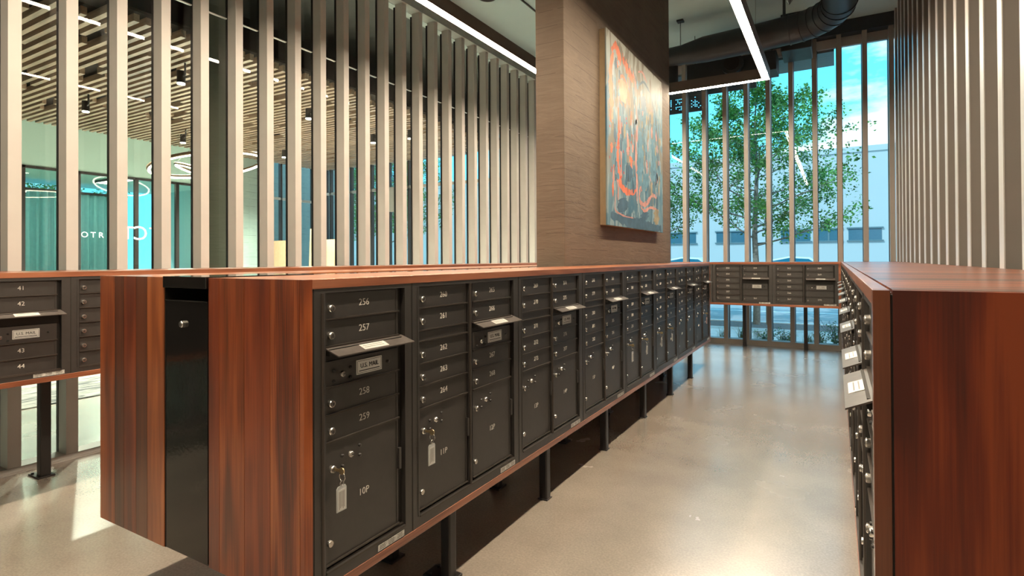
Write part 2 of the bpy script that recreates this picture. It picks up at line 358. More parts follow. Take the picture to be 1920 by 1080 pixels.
def painting_mat():
    m, t, p = new_mat('abstract_painting'); nn = t.nodes.new; ln = t.links.new
    c = nn('ShaderNodeTexCoord')
    def noise(sc, loc, scale=(1, 1, 1), det=5, dist=0.0):
        mp = nn('ShaderNodeMapping'); ln(c.outputs['Object'], mp.inputs[0]); mp.inputs['Location'].default_value = loc; mp.inputs['Scale'].default_value = scale
        n = nn('ShaderNodeTexNoise'); n.inputs['Scale'].default_value = sc; n.inputs['Detail'].default_value = det; n.inputs['Distortion'].default_value = dist
        ln(mp.outputs[0], n.inputs['Vector']); return n.outputs['Fac']
    def ramp(f, a, b_, ca=(0, 0, 0, 1), cb=(1, 1, 1, 1)):
        r = nn('ShaderNodeValToRGB'); ln(f, r.inputs[0]); r.color_ramp.elements[0].position = a; r.color_ramp.elements[1].position = b_
        r.color_ramp.elements[0].color = ca; r.color_ramp.elements[1].color = cb; return r.outputs[0]
    def mix(f, a, b_):
        x = nn('ShaderNodeMixRGB')
        ln(f, x.inputs[0])
        for i, q in ((1, a), (2, b_)):
            if isinstance(q, tuple): x.inputs[i].default_value = (*q, 1)
            else: ln(q, x.inputs[i])
        return x.outputs[0]
    def mul(a, b_):
        x = nn('ShaderNodeMath'); x.operation = 'MULTIPLY'; x.use_clamp = True
        for i, q in ((0, a), (1, b_)):
            if isinstance(q, float): x.inputs[i].default_value = q
            else: ln(q, x.inputs[i])
        return x.outputs[0]
    sp = nn('ShaderNodeSeparateXYZ'); ln(c.outputs['Object'], sp.inputs[0])
    def div(o_, k_):
        x = nn('ShaderNodeMath'); x.operation = 'DIVIDE'; ln(o_, x.inputs[0]); x.inputs[1].default_value = k_; return x.outputs[0]
    zz, yy = div(sp.outputs['Z'], 2.03), div(sp.outputs['Y'], 2.11)
    base = ramp(noise(2.4, (3, 1, 0), (1, 1.6, 0.7)), 0.38, 0.62, (0.04, 0.12, 0.18, 1), (0.12, 0.22, 0.27, 1))
    base = mix(ramp(noise(3.2, (8, 2, 5), (1, 2, 0.6), 7, 1.2), 0.52, 0.58), base, (0.20, 0.28, 0.31))
    top = ramp(zz, 0.72, 1.0); base = mix(top, base, (0.33, 0.34, 0.30))
    base = mix(mul(ramp(noise(2.6, (1, 7, 2), (1, 2.6, 0.8), 6, 1.0), 0.50, 0.56), ramp(zz, 0.1, 0.45)), base, (0.16, 0.15, 0.12))
    ln(base, p.inputs['Base Color']); p.inputs['Roughness'].default_value = 0.55
    return m
pt = empty('painting', (-2.10, 5.40, 1.845), label='large abstract painting in orange, pink and blue on the concrete pillar', cat='painting')
b = MB(); b.box(0.062, 0.080, 0, 2.11, 0, 2.03); b.build('painted_canvas', painting_mat(), pt, bevel=0.004)
def stroke(b, pts, w0, m, seed=0):
    rnd = random.Random(seed); P_ = []
    n = len(pts)
    for i in range((n - 1) * 8 + 1):
        t = i / 8; k = min(int(t), n - 2); f = t - k; f = f * f * (3 - 2 * f)
        P_.append((pts[k][0] + (pts[k + 1][0] - pts[k][0]) * f + rnd.uniform(-.004, .004), pts[k][1] + (pts[k + 1][1] - pts[k][1]) * f))
    vs = []; fs = []; L_ = len(P_); P0 = list(P_); P_ = [(sum(q[0] for q in P0[max(0, i - 3):i + 4]) / len(P0[max(0, i - 3):i + 4]), sum(q[1] for q in P0[max(0, i - 3):i + 4]) / len(P0[max(0, i - 3):i + 4])) for i in range(L_)]; lift = 0.0805 + 0.0008 * ((seed * 7) % 11) / 11 + 0.00004 * m
    for i, (u, v) in enumerate(P_):
        u2, v2 = P_[min(i + 3, L_ - 1)]; u1, v1 = P_[max(i - 3, 0)]
        dx, dy = u2 - u1, v2 - v1; q = math.hypot(dx, dy) or 1; nx_, ny_ = -dy / q, dx / q
        w_ = 1.5 * w0 * rnd.uniform(.55, 1.15) * (0.4 + 0.6 * math.sin(PI * (i + 0.6) / (L_ + 0.2)))
        vs += [(lift, min(2.105, max(.005, u * 2.11 + nx_ * w_)), min(2.025, max(.005, v * 2.03 + ny_ * w_))), (lift, min(2.105, max(.005, u * 2.11 - nx_ * w_)), min(2.025, max(.005, v * 2.03 - ny_ * w_)))]
        if i: fs.append((2 * i - 2, 2 * i, 2 * i + 1, 2 * i - 1))
    b.add(vs, fs, m)
PC = [flat('paint_%d' % i, c, 0.5, var=0.25, scale=9) for i, c in enumerate(((0.52, 0.13, 0.06), (0.42, 0.20, 0.17), (0.045, 0.095, 0.14), (0.09, 0.19, 0.25), (0.22, 0.28, 0.31), (0.40, 0.03, 0.02), (0.025, 0.03, 0.035), (0.25, 0.21, 0.13)))]
b = MB(); rnd = random.Random(77)
for k in range(230):     # broken vertical dabs that cover the middle
    u, v = rnd.uniform(.06, .95), rnd.uniform(.22, .9); l_ = rnd.uniform(.03, .13)
    c = rnd.choice((3, 3, 4, 2, 2, 1, 7, 0 if u < .55 else 3)); stroke(b, [(u, v), (u + rnd.uniform(-.015, .015), v - l_)], rnd.uniform(.008, .030), c, k + 200)
stroke(b, [(.10, .92), (.05, .80), (.07, .62), (.05, .52)], .045, 0, 1); stroke(b, [(.06, .90), (.13, .96), (.20, .90), (.14, .84)], .035, 0, 2)
ov = [(.24 + .075 * math.cos(a_), .74 + .085 * math.sin(a_)) for a_ in [i * PI / 4 for i in range(9)]]
stroke(b, [(.24, .82), (.24, .66)], .10, 7, 3); stroke(b, ov, .014, 0, 4)
stroke(b, [(.16, .70), (.17, .5), (.15, .35), (.19, .22), (.30, .195), (.42, .21), (.46, .23)], .030, 0, 5)
stroke(b, [(.19, .62), (.20, .42), (.21, .24)], .018, 1, 6); stroke(b, [(.40, .90), (.46, .84), (.47, .6), (.45, .4), (.47, .24), (.46, .15)], .026, 1, 7)
stroke(b, [(.22, .93), (.34, .87), (.44, .84)], .045, 0, 8)
for k in range(9): stroke(b, [(.24 + .028 * k, .96 - .008 * k), (.25 + .028 * k, .885 - .006 * k)], .007, 6 if k % 2 or k > 6 else 0, 30 + k)
stroke(b, [(.32, .38), (.33, .24)], .10, 2, 9); stroke(b, [(.50, .84), (.60, .90), (.74, .86), (.84, .74), (.90, .55), (.92, .3)], .016, 2, 10)
stroke(b, [(.49, .92), (.58, .95), (.68, .90)], .014, 1, 11); stroke(b, [(.58, .82), (.60, .70)], .11, 2, 12); stroke(b, [(.75, .76), (.76, .66)], .10, 7, 13)
stroke(b, [(.53, .60), (.54, .45), (.52, .32), (.60, .28), (.70, .34)], .10, 3, 14); stroke(b, [(.78, .60), (.80, .45), (.79, .30)], .09, 3, 15)
stroke(b, [(.50, .22), (.52, .16), (.60, .15), (.68, .18), (.76, .23), (.90, .22)], .026, 1, 16); stroke(b, [(.52, .14), (.60, .11), (.72, .15), (.92, .14)], .014, 1, 17)
stroke(b, [(.56, .30), (.52, .24), (.50, .18)], .018, 1, 18); stroke(b, [(.60, .30), (.68, .35), (.80, .28)], .010, 1, 19)
stroke(b, [(.84, .16), (.86, .03)], .09, 7, 20); stroke(b, [(.60, .12), (.61, .05)], .14, 2, 21); stroke(b, [(.22, .17), (.24, .07)], .12, 2, 22)
stroke(b, [(.12, .18), (.10, .08), (.25, .06), (.42, .06)], .008, 1, 23)
for k in range(26): u = rnd.uniform(.03, .40); v = rnd.uniform(.26, .62); stroke(b, [(u, v), (u + .004, v - .02)], .010, 5, 60 + k)
for k in range(14): u = rnd.uniform(.1, .9); v = rnd.uniform(.3, .85); stroke(b, [(u, v), (u + rnd.uniform(-.03, .03), v - rnd.uniform(.05, .2))], .004, 6, 90 + k)
stroke(b, [(.02, .055), (.2, .045), (.4, .03), (.6, .03), (.8, .02), (.98, .03)], .055, 2, 24)
b.build('brush_strokes', PC, pt)
b = MB(); b.box(0.0, 0.061, 0.004, 2.106, 0.004, 2.026); tag(b.build('stretcher_frame', flat('canvas_edge', (0.26, 0.19, 0.11), 0.7), pt), label='raw tan canvas edge')

# ================================================================= MAILBOX UNITS
# unit local frame: x to the viewer's right, y into the unit, z up from the frame's foot
_cache = {}
def cached(key, fn):
    if key not in _cache: _cache[key] = fn()
    return _cache[key]
def lock_mesh():
    b = MB(); b.tube([(0, 0.016, 0), (0, 0.002, 0)], 0.0135, 16, 0); b.tube([(0, 0.002, 0), (0, -0.001, 0)], [0.0135, 0.0115], 16, 0)
    b.tube([(0, 0.001, 0), (0, -0.003, 0)], 0.0075, 12, 1); b.box(-0.001, 0.001, -0.0038, 0, -0.005, 0.005, 2)
    return b.data('lock', [NICK, NICKD, INK])
def disc_mesh():
    b = MB(); b.tube([(0, 0.018, 0), (0, 0.004, 0), (0, 0.002, 0)], [0.0115, 0.0115, 0.009], 14, 0); b.box(0.0, 0.010, 0.0012, 0.003, -0.002, 0.002, 1)
    return b.data('master_lock', [NICK, INK])
def knob_mesh():
    b = MB(); b.tube([(0, 0.016, 0), (0, 0.006, 0), (0, 0.003, 0)], [0.0125, 0.0125, 0.011], 16, 0); return b.data('knob', [NICK])
def bolt_mesh():
    b = MB(); b.tube([(0, 0.016, 0), (0, 0.006, 0), (0, 0.004, 0)], [0.006, 0.006, 0.003], 10, 0); return b.data('bolt', [POST])
def door(parent, x, z, w, h, num=None, lock=True):
    b = MB(); b.box(0.002, w - 0.002, 0.012, 0.020, 0.006, h - 0.003, 0)
    b.box(0.0, w, 0.004, 0.020, 0.0, 0.0055, 1)
    b.box(w - 0.014, w - 0.011, 0.0105, 0.013, 0.008, h - 0.006, 0)
    if num: b.mesh(text_mesh(num, 0.036), (w * 0.5, 0.0115, h * 0.54), 2)
    o = b.build('door' if lock or num else 'blank_panel', [BLK, LIP, NUMW], parent); o.location = (x, 0, z)
    if lock: inst(cached('lock', lock_mesh), 'lock', o, (0.026, 0, h * 0.42))
    return o
def parcel(parent, x, z, w, h, num=None):
    b = MB(); b.box(0.002, w - 0.002, 0.012, 0.020, 0.006, h - 0.003, 0); b.box(0, w, 0.006, 0.020, 0.0, 0.006, 1)
    b.box(w - 0.014, w - 0.010, 0.0095, 0.013, 0.01, h - 0.01, 0)
    if num: b.mesh(text_mesh(num, 0.036), (w * 0.49, 0.0115, h * 0.47), 2)
    o = b.build('parcel_door', [BLK, LIP, NUMW], parent); o.location = (x, 0, z)
    inst(cached('lock', lock_mesh), 'lock', o, (0.030, 0, h - 0.095))
    inst(cached('disc', disc_mesh), 'master_lock', o, (0.118, 0, h - 0.068))
    inst(cached('knob', knob_mesh), 'knob', o, (0.020, 0, 0.075))
    for bx, bz in ((0.078, -0.062), (0.078, -0.099), (0.162, -0.048), (0.162, -0.084)):
        inst(cached('bolt', bolt_mesh), 'bolt', o, (bx, 0, h + bz))
    hb = MB(); hb.box(w - 0.006, w + 0.006, 0.002, 0.014, h * 0.52, h * 0.52 + 0.085); hb.build('hinge', BLK, o)
    return o
def mail_panel(parent, x, z, w, h, plate=True):
    b = MB(); b.box(0.002, w - 0.002, 0.012, 0.020, 0.006, h - 0.003, 0); b.box(0, w, 0.004, 0.020, 0.0, 0.0055, 1)
    o = b.build('carrier_panel', [BLK, LIP], parent); o.location = (x, 0, z)
    b = MB(); b.box(-0.066, 0.066, 0.0085, 0.0118, -0.027, 0.027, 0); b.box(-0.062, 0.062, 0.0082, 0.0085, -0.023, -0.0215, 1); b.box(-0.062, 0.062, 0.0082, 0.0085, 0.0215, 0.023, 1)
    b.box(-0.062, -0.0605, 0.0082, 0.0085, -0.023, 0.023, 1); b.box(0.0605, 0.062, 0.0082, 0.0085, -0.023, 0.023, 1)
    b.mesh(text_mesh('U.S. MAIL', 0.0235), (0, 0.0079, 0.003), 1); b.box(-0.054, 0.054, 0.0081, 0.0084, -0.0165, -0.013, 1)
    pl = b.build('name_plate', [PLATE, INK], o); pl.location = (w * 0.565, 0, h * 0.52)
    inst(cached('disc', disc_mesh), 'master_lock', o, (0.080, 0, h * 0.42))
    for bx, bz in ((0.040, 0.60), (0.040, 0.22), (0.118, 0.60), (0.118, 0.22), (0.315, 0.50)):
        inst(cached('bolt', bolt_mesh), 'bolt', o, (bx, 0, h * bz))
    return o
def hood(parent, x, z, w):
    # sloping flap over the outgoing mail slot: z is the level where it leaves the face
    b = MB(); d = 0.052; dr = 0.026
    b.add([(0, 0.012, z), (w, 0.012, z), (w + 0.012, -d, z - dr), (0.008, -d, z - dr),
           (0, 0.012, z - 0.005), (w, 0.012, z - 0.005), (w + 0.012, -d, z - dr - 0.004), (0.008, -d, z - dr - 0.004)],
          [(0, 3, 2, 1), (4, 5, 6, 7), (3, 7, 6, 2), (0, 4, 7, 3), (1, 2, 6, 5), (0, 1, 5, 4)], 0)
    b.box(0.006, w - 0.02, -0.01, 0.02, z - 0.030, z - 0.006, 1)
    o = b.build('mail_slot_hood', [HOOD, BLKD], parent); o.location = (x, 0, 0)
    def q(px, t): return (px, 0.012 - t * (d + 0.012), z - t * dr + 0.0012)
    l = MB(); x0, x1 = w * 0.36, w * 0.68
    l.add([q(x0, 0.35), q(x0, 0.86), q(x1, 0.86), q(x1, 0.35)], [(0, 1, 2, 3)], 0)
    l.add([(a, b_, c - 0.001) for a, b_, c in (q(x0, 0.35), q(x0, 0.86), q(x1, 0.86), q(x1, 0.35))], [(3, 2, 1, 0)], 0)
    for k in range(2):
        t0 = 0.48 + 0.17 * k; l.add([(a, b_, c + 0.0003) for a, b_, c in (q(x0 + 0.01, t0), q(x0 + 0.01, t0 + 0.05), q(x1 - 0.015, t0 + 0.05), q(x1 - 0.015, t0))], [(0, 1, 2, 3)], 1)
    l.build('slot_label', [PLATE, NICKD], o)
    return o
def frame(parent, W, H, ot, ob, ol, orr, mull=None, depth=0.40):
    b = MB()
    b.box(0, W, 0, 0.03, ot, H, 0); b.box(0, W, 0, 0.03, 0, ob, 0)
    b.box(0, ol, 0, 0.03, ob, ot, 0); b.box(orr, W, 0, 0.03, ob, ot, 0)
    b.box(0.0015, W - 0.0015, 0.03, depth, 0.0015, H - 0.0015, 0)
    b.box(ol, orr, 0.022, 0.03, ob, ot, 1)
    b.box(ol, orr, 0.008, 0.022, ob, ob + 0.006, 2)
    # slim edge mouldings round the opening
    b.box(ol - 0.012, ol - 0.008, -0.002, 0.0, ob, ot, 0); b.box(ol, orr, -0.0035, 0.0, ob - 0.006, ob, 2)
    b.box(0.003, 0.005, -0.0012, 0, 0, H, 1)
    if mull:
        b.tube([(mull, 0.004, ob), (mull, 0.004, ot)], 0.0075, 10, 2); b.box(mull - 0.012, mull + 0.012, 0.008, 0.025, ob, ot, 0)
    else:
        b.tube([(ol - 0.014, 0.0, ob), (ol - 0.014, 0.0, ot)], 0.0065, 10, 2)
    return b.build('frame', [BLK, BLKD, LIP], parent)
def sticker(parent, x0, x1, z):
    b = MB(); b.box(x0, x1, -0.0015, 0.0, z, z + 0.024, 0)
    for k in range(3):
        xs = x0 + 0.008 + (x1 - x0) * 0.33 * k
        for j in range(3): b.box(xs, xs + (x1 - x0) * 0.22, -0.0018, -0.0015, z + 0.005 + 0.006 * j, z + 0.0075 + 0.006 * j, 1)
    b.build('sticker', [STICK, NICKD], parent)
P = 0.0965
def tall_unit(loc, rz, label, group, double, nums=None, pn=None):
    H = 1.034; ot, ob = 1.018, 0.046
    n = iter(nums) if nums else None
    nx = lambda: next(n) if n else None
    r = empty('mailbox_unit', loc, rz, label=label, cat='mailbox', group=group)
    if double:
        W = 0.906; frame(r, W, H, ot, ob, 0.050, 0.852, 0.436)
        cols = ((0.054, 0.362, False), (0.464, 0.366, True))
    else:
        W = 0.506; frame(r, W, H, ot, ob, 0.056, 0.466)
        cols = ((0.060, 0.378, True),)
    for i, (x, w, slot) in enumerate(cols):
        z = ot
        for k in range(2): z -= P; door(r, x, z, w, P, nx())
        if slot:
            hood(r, x - 0.002, z + 0.002, w + 0.018); z -= 0.047
            b = MB(); b.box(0, w, 0.014, 0.021, 0, 0.046, 0); o = b.build('mail_slot', [BLKD], r); o.location = (x, 0, z)
            z -= P; mail_panel(r, x, z, w, P); rest = 2
        else:
            z -= 0.047; door(r, x, z, w, 0.047, None, False); rest = 3
        for k in range(rest): z -= P; door(r, x, z, w, P, nx())
        parcel(r, x, ob + 0.014, w, z - ob - 0.014, pn[i] if pn else None)
    sticker(r, W - 0.20, W - 0.05, 0.006)
    return r
def low_unit(loc, rz, label, group, c1, c2, blank_last=False):
    H = 0.623; ot, ob = 0.604, 0.033; p = (ot - ob) / 6
    r = empty('mailbox_unit', loc, rz, label=label, cat='mailbox', group=group)
    W = 0.89; frame(r, W, H, ot, ob, 0.050, 0.845, 0.436)
    z = ot
    for k in range(6): z -= p; door(r, 0.054, z, 0.362, p, c1[k] if c1 else None)
    x, w = 0.464, 0.362; z = ot
    for k in range(2): z -= p; door(r, x, z, w, p, c2[k])
    hood(r, x - 0.002, z + 0.002, w + 0.018); z -= p * 0.85 if not blank_last else p
    hh = p * 0.85 if not blank_last else p
    b = MB(); b.box(0, w, 0.014, 0.021, 0, hh - 0.002, 0); o = b.build('mail_slot', [BLKD], r); o.location = (x, 0, z)
    z -= p * (1.15 if not blank_last else 1.0); mail_panel(r, x, z, w, p * (1.15 if not blank_last else 1.0))
    if blank_last: z -= p; door(r, x, z, w, p, None, False); z -= p; door(r, x, z, w, p, c2[2])
    else:
        for k in range(2): z -= p; door(r, x, z, w, p, c2[2 + k])
    sticker(r, W - 0.19, W - 0.03, 0.005)
    return r

ZB = 0.367
edges = [1.292, 1.799, 2.700, 3.610, 4.515, 5.420, 6.327, 7.232]
num = 256; pk = 10; iu = []
for i, y in enumerate(edges):
    k = 4 if i == 0 else 9
    nums = [str(num + j) for j in range(k)]; pn = ['%dP' % pk] if i == 0 else ['%dP' % pk, '%dP' % (pk + 1)]
    lab = 'black mailbox unit numbered %d to %d, %s' % (num, num + k - 1, ('single-column one at the near end of the island', 'second from the near end of the island', 'third from the near end of the island', 'fourth from the near end of the island', 'fourth from the far end of the island', 'third from the far end of the island', 'next to last at the far end', 'last one at the far end of the island')[i])
    iu.append(tall_unit((XF - 0.003, y, ZB), PI / 2, lab, 'mailbox units along the island', i > 0, nums, pn))
    num += k; pk += len(pn)
XR = 0.064
ords = ['nearest', 'second nearest', 'third nearest', 'fourth nearest', 'fifth nearest', 'sixth nearest', 'seventh nearest', 'second farthest', 'farthest']
yr = 1.385; proto = None
for i in range(9):
    dbl = i > 0; W = 0.906 if dbl else 0.506
    lab = 'black mailbox unit in the right-hand counter, %s to the camera' % ords[i] if i else 'narrow black mailbox unit at the near end of the right-hand counter'
    if yr + W > 9.45: break
    if i < 2:
        r = tall_unit((XR + 0.003, yr + W, ZB), -PI / 2, lab, 'mailbox units in the right-hand counter', dbl)
        if i == 1: proto = r
    else:
        r = copy_tree(proto); r.location = (XR + 0.003, yr + W, ZB); r['label'] = lab
    yr += W
yr_end = yr
# low banks
FB = 9.50
low_unit((-1.752, FB + 0.003, 0.778), 0, 'low black mailbox unit of the far counter, the one touching the island end', 'mailbox units below the far windows', [str(353 + i) for i in range(6)], ['359', '360', '361'], True)
low_unit((-0.860, FB + 0.003, 0.778), 0, 'low black mailbox unit of the far counter, the one touching the right-hand counter', 'mailbox units below the far windows', [str(362 + i) for i in range(6)], ['368', '369', '370'], True)
LBX = -4.285
ll = low_unit((LBX - 0.003, 0.785, 0.778), PI / 2, 'low brown-black mailbox unit numbered 41 to 44 at the left edge', 'mailbox units along the left window wall', None, ['41', '42', '43', '44'])
l2 = low_unit((LBX - 0.003, 1.675, 0.778), PI / 2, 'low brown-black mailbox unit half hidden behind the island', 'mailbox units along the left window wall', None, [None] * 4)

# keys with tags hanging in parcel locks
def key_tag(y, z, label, tint):
    r = empty('key_tag', (XF, y, z), PI / 2, label=label, cat='key', group='keys with tags left in the parcel locks')
    b = MB(); b.box(-0.0012, 0.0012, -0.034, 0.0, -0.005, 0.005); b.tube([(0, -0.028, 0), (0, -0.031, 0)], 0.001, 8)
    b.tube([(-0.002, -0.036, 0), (0.002, -0.036, 0)], 0.0125, 16); b.build('key', flat('brass_key', (0.62, 0.50, 0.30), 0.3, 0.9), r)
    b = MB(); b.ring((0.0, -0.038, -0.020), 0.014, 0.0014, 'X', 20, 6); b.ring((0, -0.036, -0.041), 0.008, 0.0013, 'Y', 14, 6); b.build('ring', NICK, r)
    b = MB(); z0 = -0.050
    b.prism([(-0.016, z0), (0.016, z0), (0.022, z0 - 0.008), (0.022, z0 - 0.088), (-0.022, z0 - 0.088), (-0.022, z0 - 0.008)], 'Y', -0.036, -0.033, 0)
    o = b.build('tag_sleeve', tint, r)
    b = MB(); b.box(-0.017, 0.017, -0.0375, -0.0362, z0 - 0.084, z0 - 0.012, 0)
    for k in range(5): b.box(-0.013 + 0.0055 * k, -0.011 + 0.0055 * k, -0.0378, -0.0375, z0 - 0.08 + 0.004 * (k % 3), z0 - 0.018, 1)
    b.build('paper_insert', [PLATE, NICKD], o)
TAGW = flat('clear_tag', (0.50, 0.52, 0.53), 0.25); TAGR = flat('red_tag', (0.45, 0.16, 0.10), 0.4); TAGD = flat('grey_tag', (0.16, 0.16, 0.16), 0.3)
zk = 0.846 - 0.098
def kt(i, col, lab, t):
    y = edges[i] + ((0.060 if i == 0 else 0.054) if col == 0 else 0.464) + 0.030
    key_tag(y, ZB + (0.4905 + 0.046 - 0.046) - 0.095 - 0.0, lab, t)
kt(0, 0, 'key with clear white tag hanging in the lock of parcel door 10P', TAGW)
kt(1, 0, 'key with clear white tag hanging in the lock of parcel door 11P', TAGW)
kt(4, 0, 'key with white tag, third from the camera along the island', TAGW)
kt(4, 1, 'key with grey tag, nearest of the three grey ones along the island', TAGD)
kt(5, 0, 'key with grey tag, middle of the three grey ones along the island', TAGD)
kt(5, 1, 'key with grey tag, farthest of the three grey ones along the island', TAGD)
kt(7, 1, 'key with red tag hanging in the farthest parcel lock of the island', TAGR)

# ================================================================= WOOD CASINGS
T = 0.033
def post(parent, x, y, h, sx=1, w=0.0275, wide=True):
    b = MB(); b.box(-w, w, -w, w, 0.0, h, 0)
    o = b.build('leg', POST, parent, bevel=0.008); o.location = (x, y, 0)
    if not wide:
        b = MB(); b.box(-0.034, 0.034, -0.034, 0.034, 0.0, 0.008, 0); b.build('base_plate', POST, o, bevel=0.002); return o
    b = MB(); b.box(-0.115 if sx > 0 else -0.045, 0.045 if sx > 0 else 0.115, -0.05, 0.05, 0.0, 0.012, 0)
    for q in (-0.035, 0.035):
        c = -0.085 if sx > 0 else 0.085
        b.tube([(c, q, 0.012), (c, q, 0.022)], 0.010, 6, 0)
    b.build('base_plate', POST, o, bevel=0.003)
    return o
def plank_top(parent, x0, x1, y0, y1, z0, z1, border, seed, name='countertop'):
    rnd = random.Random(seed); b = MB(); y = y0
    while y < y1 - 0.01:
        wd = rnd.uniform(0.07, 0.13); ye = min(y + wd, y1)
        if border > 0: b.box(x0 + border + 0.003, x1, y + 0.0006, ye - 0.0006, z0, z1, rnd.choice((0, 1, 2, 3, 4, 2)))
        else: b.box(x0, x1 + border - 0.003, y + 0.0006, ye - 0.0006, z0, z1, rnd.choice((0, 1, 2, 3, 4, 2)))
        y = ye
    if border > 0: b.box(x0 + border - 0.001, x0 + border + 0.004, y0, y1, z0, z1 - 0.006, 1)
    else: b.box(x1 + border - 0.004, x1 + border + 0.001, y0, y1, z0, z1 - 0.006, 1)
    return b.build(name, WX, parent)

isl = empty('mail_island', ((XF + XB) / 2, Y0, 0), label='long walnut-clad island holding black mailboxes, with a black chute in its near end', cat='counter')
ox = (XF + XB) / 2
def I(b, name, mats, bevel=0):
    b.v = [(x - ox, y - Y0, z) for x, y, z in b.v]; return b.build(name, mats, isl, bevel)
b = MB(); xs = [-2.909, -2.78, -2.70, -2.60, -2.51, -2.381]; mt = [0, 1, 3, 1, 2]
for i in range(5): b.box(xs[i] + (0 if i == 0 else 0.001), xs[i + 1] - 0.001, Y0 + 0.0005, Y0 + 0.036, ZT - 1.1, ZT, mt[i])
b.box(-2.905, -2.385, Y0 + 0.030, Y0 + 0.040, ZT - 1.098, ZT - 0.003, 1)
xs = [-2.073, -2.005, -1.855, -1.71, -1.557, XF]; mt = [3, 0, 3, 4, 0]
for i in range(5): b.box(xs[i] + 0.001, xs[i + 1] - (0.001 if i < 4 else 0), Y0 + 0.0005, Y0 + 0.036, ZT - 1.1, ZT, mt[i])
b.box(-2.07, XF - 0.004, Y0 + 0.030, Y0 + 0.040, ZT - 1.098, ZT - 0.003, 1)
I(b, 'end_panel', WZ)
b = MB(); b.box(XF - 0.03, XF, Y0 + 0.0365, Y1, ZT - T, ZT, 2); b.box(XF - 0.44, XF, Y0 + 0.0365, Y1, ZT - 1.1, ZT - 1.1 + T, 2)
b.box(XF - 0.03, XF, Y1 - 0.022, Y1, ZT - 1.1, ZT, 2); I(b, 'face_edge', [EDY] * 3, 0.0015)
b = MB(); rnd = random.Random(4); 
for (a, c) in ((-2.065, XF - 0.0305), (XB, -2.392)):
    b.box(a, c, Y0 + 0.0365, Y1, ZT - T, ZT, 2)
I(b, 'countertop', WY)
b = MB(); b.box(XB, XB + 0.02, Y0 + 0.0365, Y1, ZT - 1.1, ZT - T); b.box(XB, -2.39, Y0 + 0.0365, Y1, ZT - 1.1, ZT - 1.1 + T)
b.box(XB, -2.39, Y1 - 0.02, Y1, ZT - 1.1, ZT - T); b.box(-2.066, XF - .03, Y1 - 0.02, Y1, ZT - 1.1, ZT - T); I(b, 'rear_casing', WY)
b = MB(); b.box(-2.39, -2.068, 1.75, 4.53, ZT - 0.012, ZT - 0.004); b.box(-2.39, -2.068, Y0 + .52, 4.53, ZT - 1.1, ZT - 1.09); I(b, 'channel_cover', GLOSS)
for y in (2.118, 3.118, 4.15, 5.165, 6.16, 7.134):
    for x in (-1.591, -1.945, -2.50, -2.85):
        o = post(isl, x - ox, y - Y0, ZT - 1.1, wide=(x < -1.6 or y < 2.5))
# drop chute in the end
ch = empty('drop_chute', (-2.227, Y0, ZT - 1.1), label='glossy black parcel drop chute set in the near end of the island', cat='drop box')
b = MB(); b.box(-0.148, 0.150, -0.008, 0.5, 1.058, 1.104); b.build('top_hood', GLOSS, ch, 0.002)
b = MB(); b.box(-0.148, 0.142, 0.004, 0.022, 0.0, 1.008); b.box(-0.148, 0.142, -0.001, 0.022, 1.004, 1.0095); b.build('door', GLOSS, ch, 0.0015)
b = MB(); b.box(-0.151, -0.149, 0.002, 0.49, 0.0, 1.057); b.box(0.145, 0.150, 0.02, 0.49, 0.0, 1.057); b.box(-0.149, 0.145, 0.46, 0.49, 0.0, 1.057); b.build('chute_body', BLKD, ch)
d = inst(cached('lock', lock_mesh), 'lock', ch, (-0.018, -0.0085, 0.915))

# right-hand counter
YRN = 1.3457
rc = empty('mail_counter', (XR, YRN, 0), label='deep walnut counter with mailboxes along the right-hand finned wall', cat='counter')
def RC(b, name, mats, bevel=0):
    b.v = [(x - XR, y - YRN, z) for x, y, z in b.v]; return b.build(name, mats, rc, bevel)
b = MB(); b.box(XR, XR + 0.030, YRN, YRN + 0.039, ZT - 1.1, ZT - 0.0005); RC(b, 'end_stile', WZ[1], 0.001)
b = MB(); b.box(XR + 0.034, XRW - 0.001, YRN, YRN + 0.03, ZT - 1.1, ZT - 0.0005); RC(b, 'end_panel', WBIG)
b = MB(); b.box(XR + 0.029, XR + 0.036, YRN + 0.004, YRN + 0.035, ZT - 1.1, ZT - 0.01); RC(b, 'shadow_gap', BLKD)
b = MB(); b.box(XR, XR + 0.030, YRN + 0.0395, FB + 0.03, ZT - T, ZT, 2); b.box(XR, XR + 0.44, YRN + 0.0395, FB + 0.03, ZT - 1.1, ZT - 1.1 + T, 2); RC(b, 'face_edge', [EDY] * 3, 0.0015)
rnd = random.Random(7); b = MB(); y = YRN + 0.0305
while y < YF - 0.02:
    ye = min(y + rnd.uniform(0.06, 0.12), YF - 0.01)
    b.box(XR + 0.036, XRW - 0.001, y + 0.0006, ye - 0.0006, ZT - T, ZT, rnd.choice((0, 1, 2, 3, 4, 2, 1))); y = ye
b.box(XR + 0.030, XR + 0.036, YRN + 0.04, FB, ZT - T, ZT - 0.008, 1)
RC(b, 'countertop', WX)
for y in (2.2, 3.2, 4.2, 5.2, 6.2, 7.2, 8.2):
    post(rc, 0.22, y - YRN, ZT - 1.1, -1)

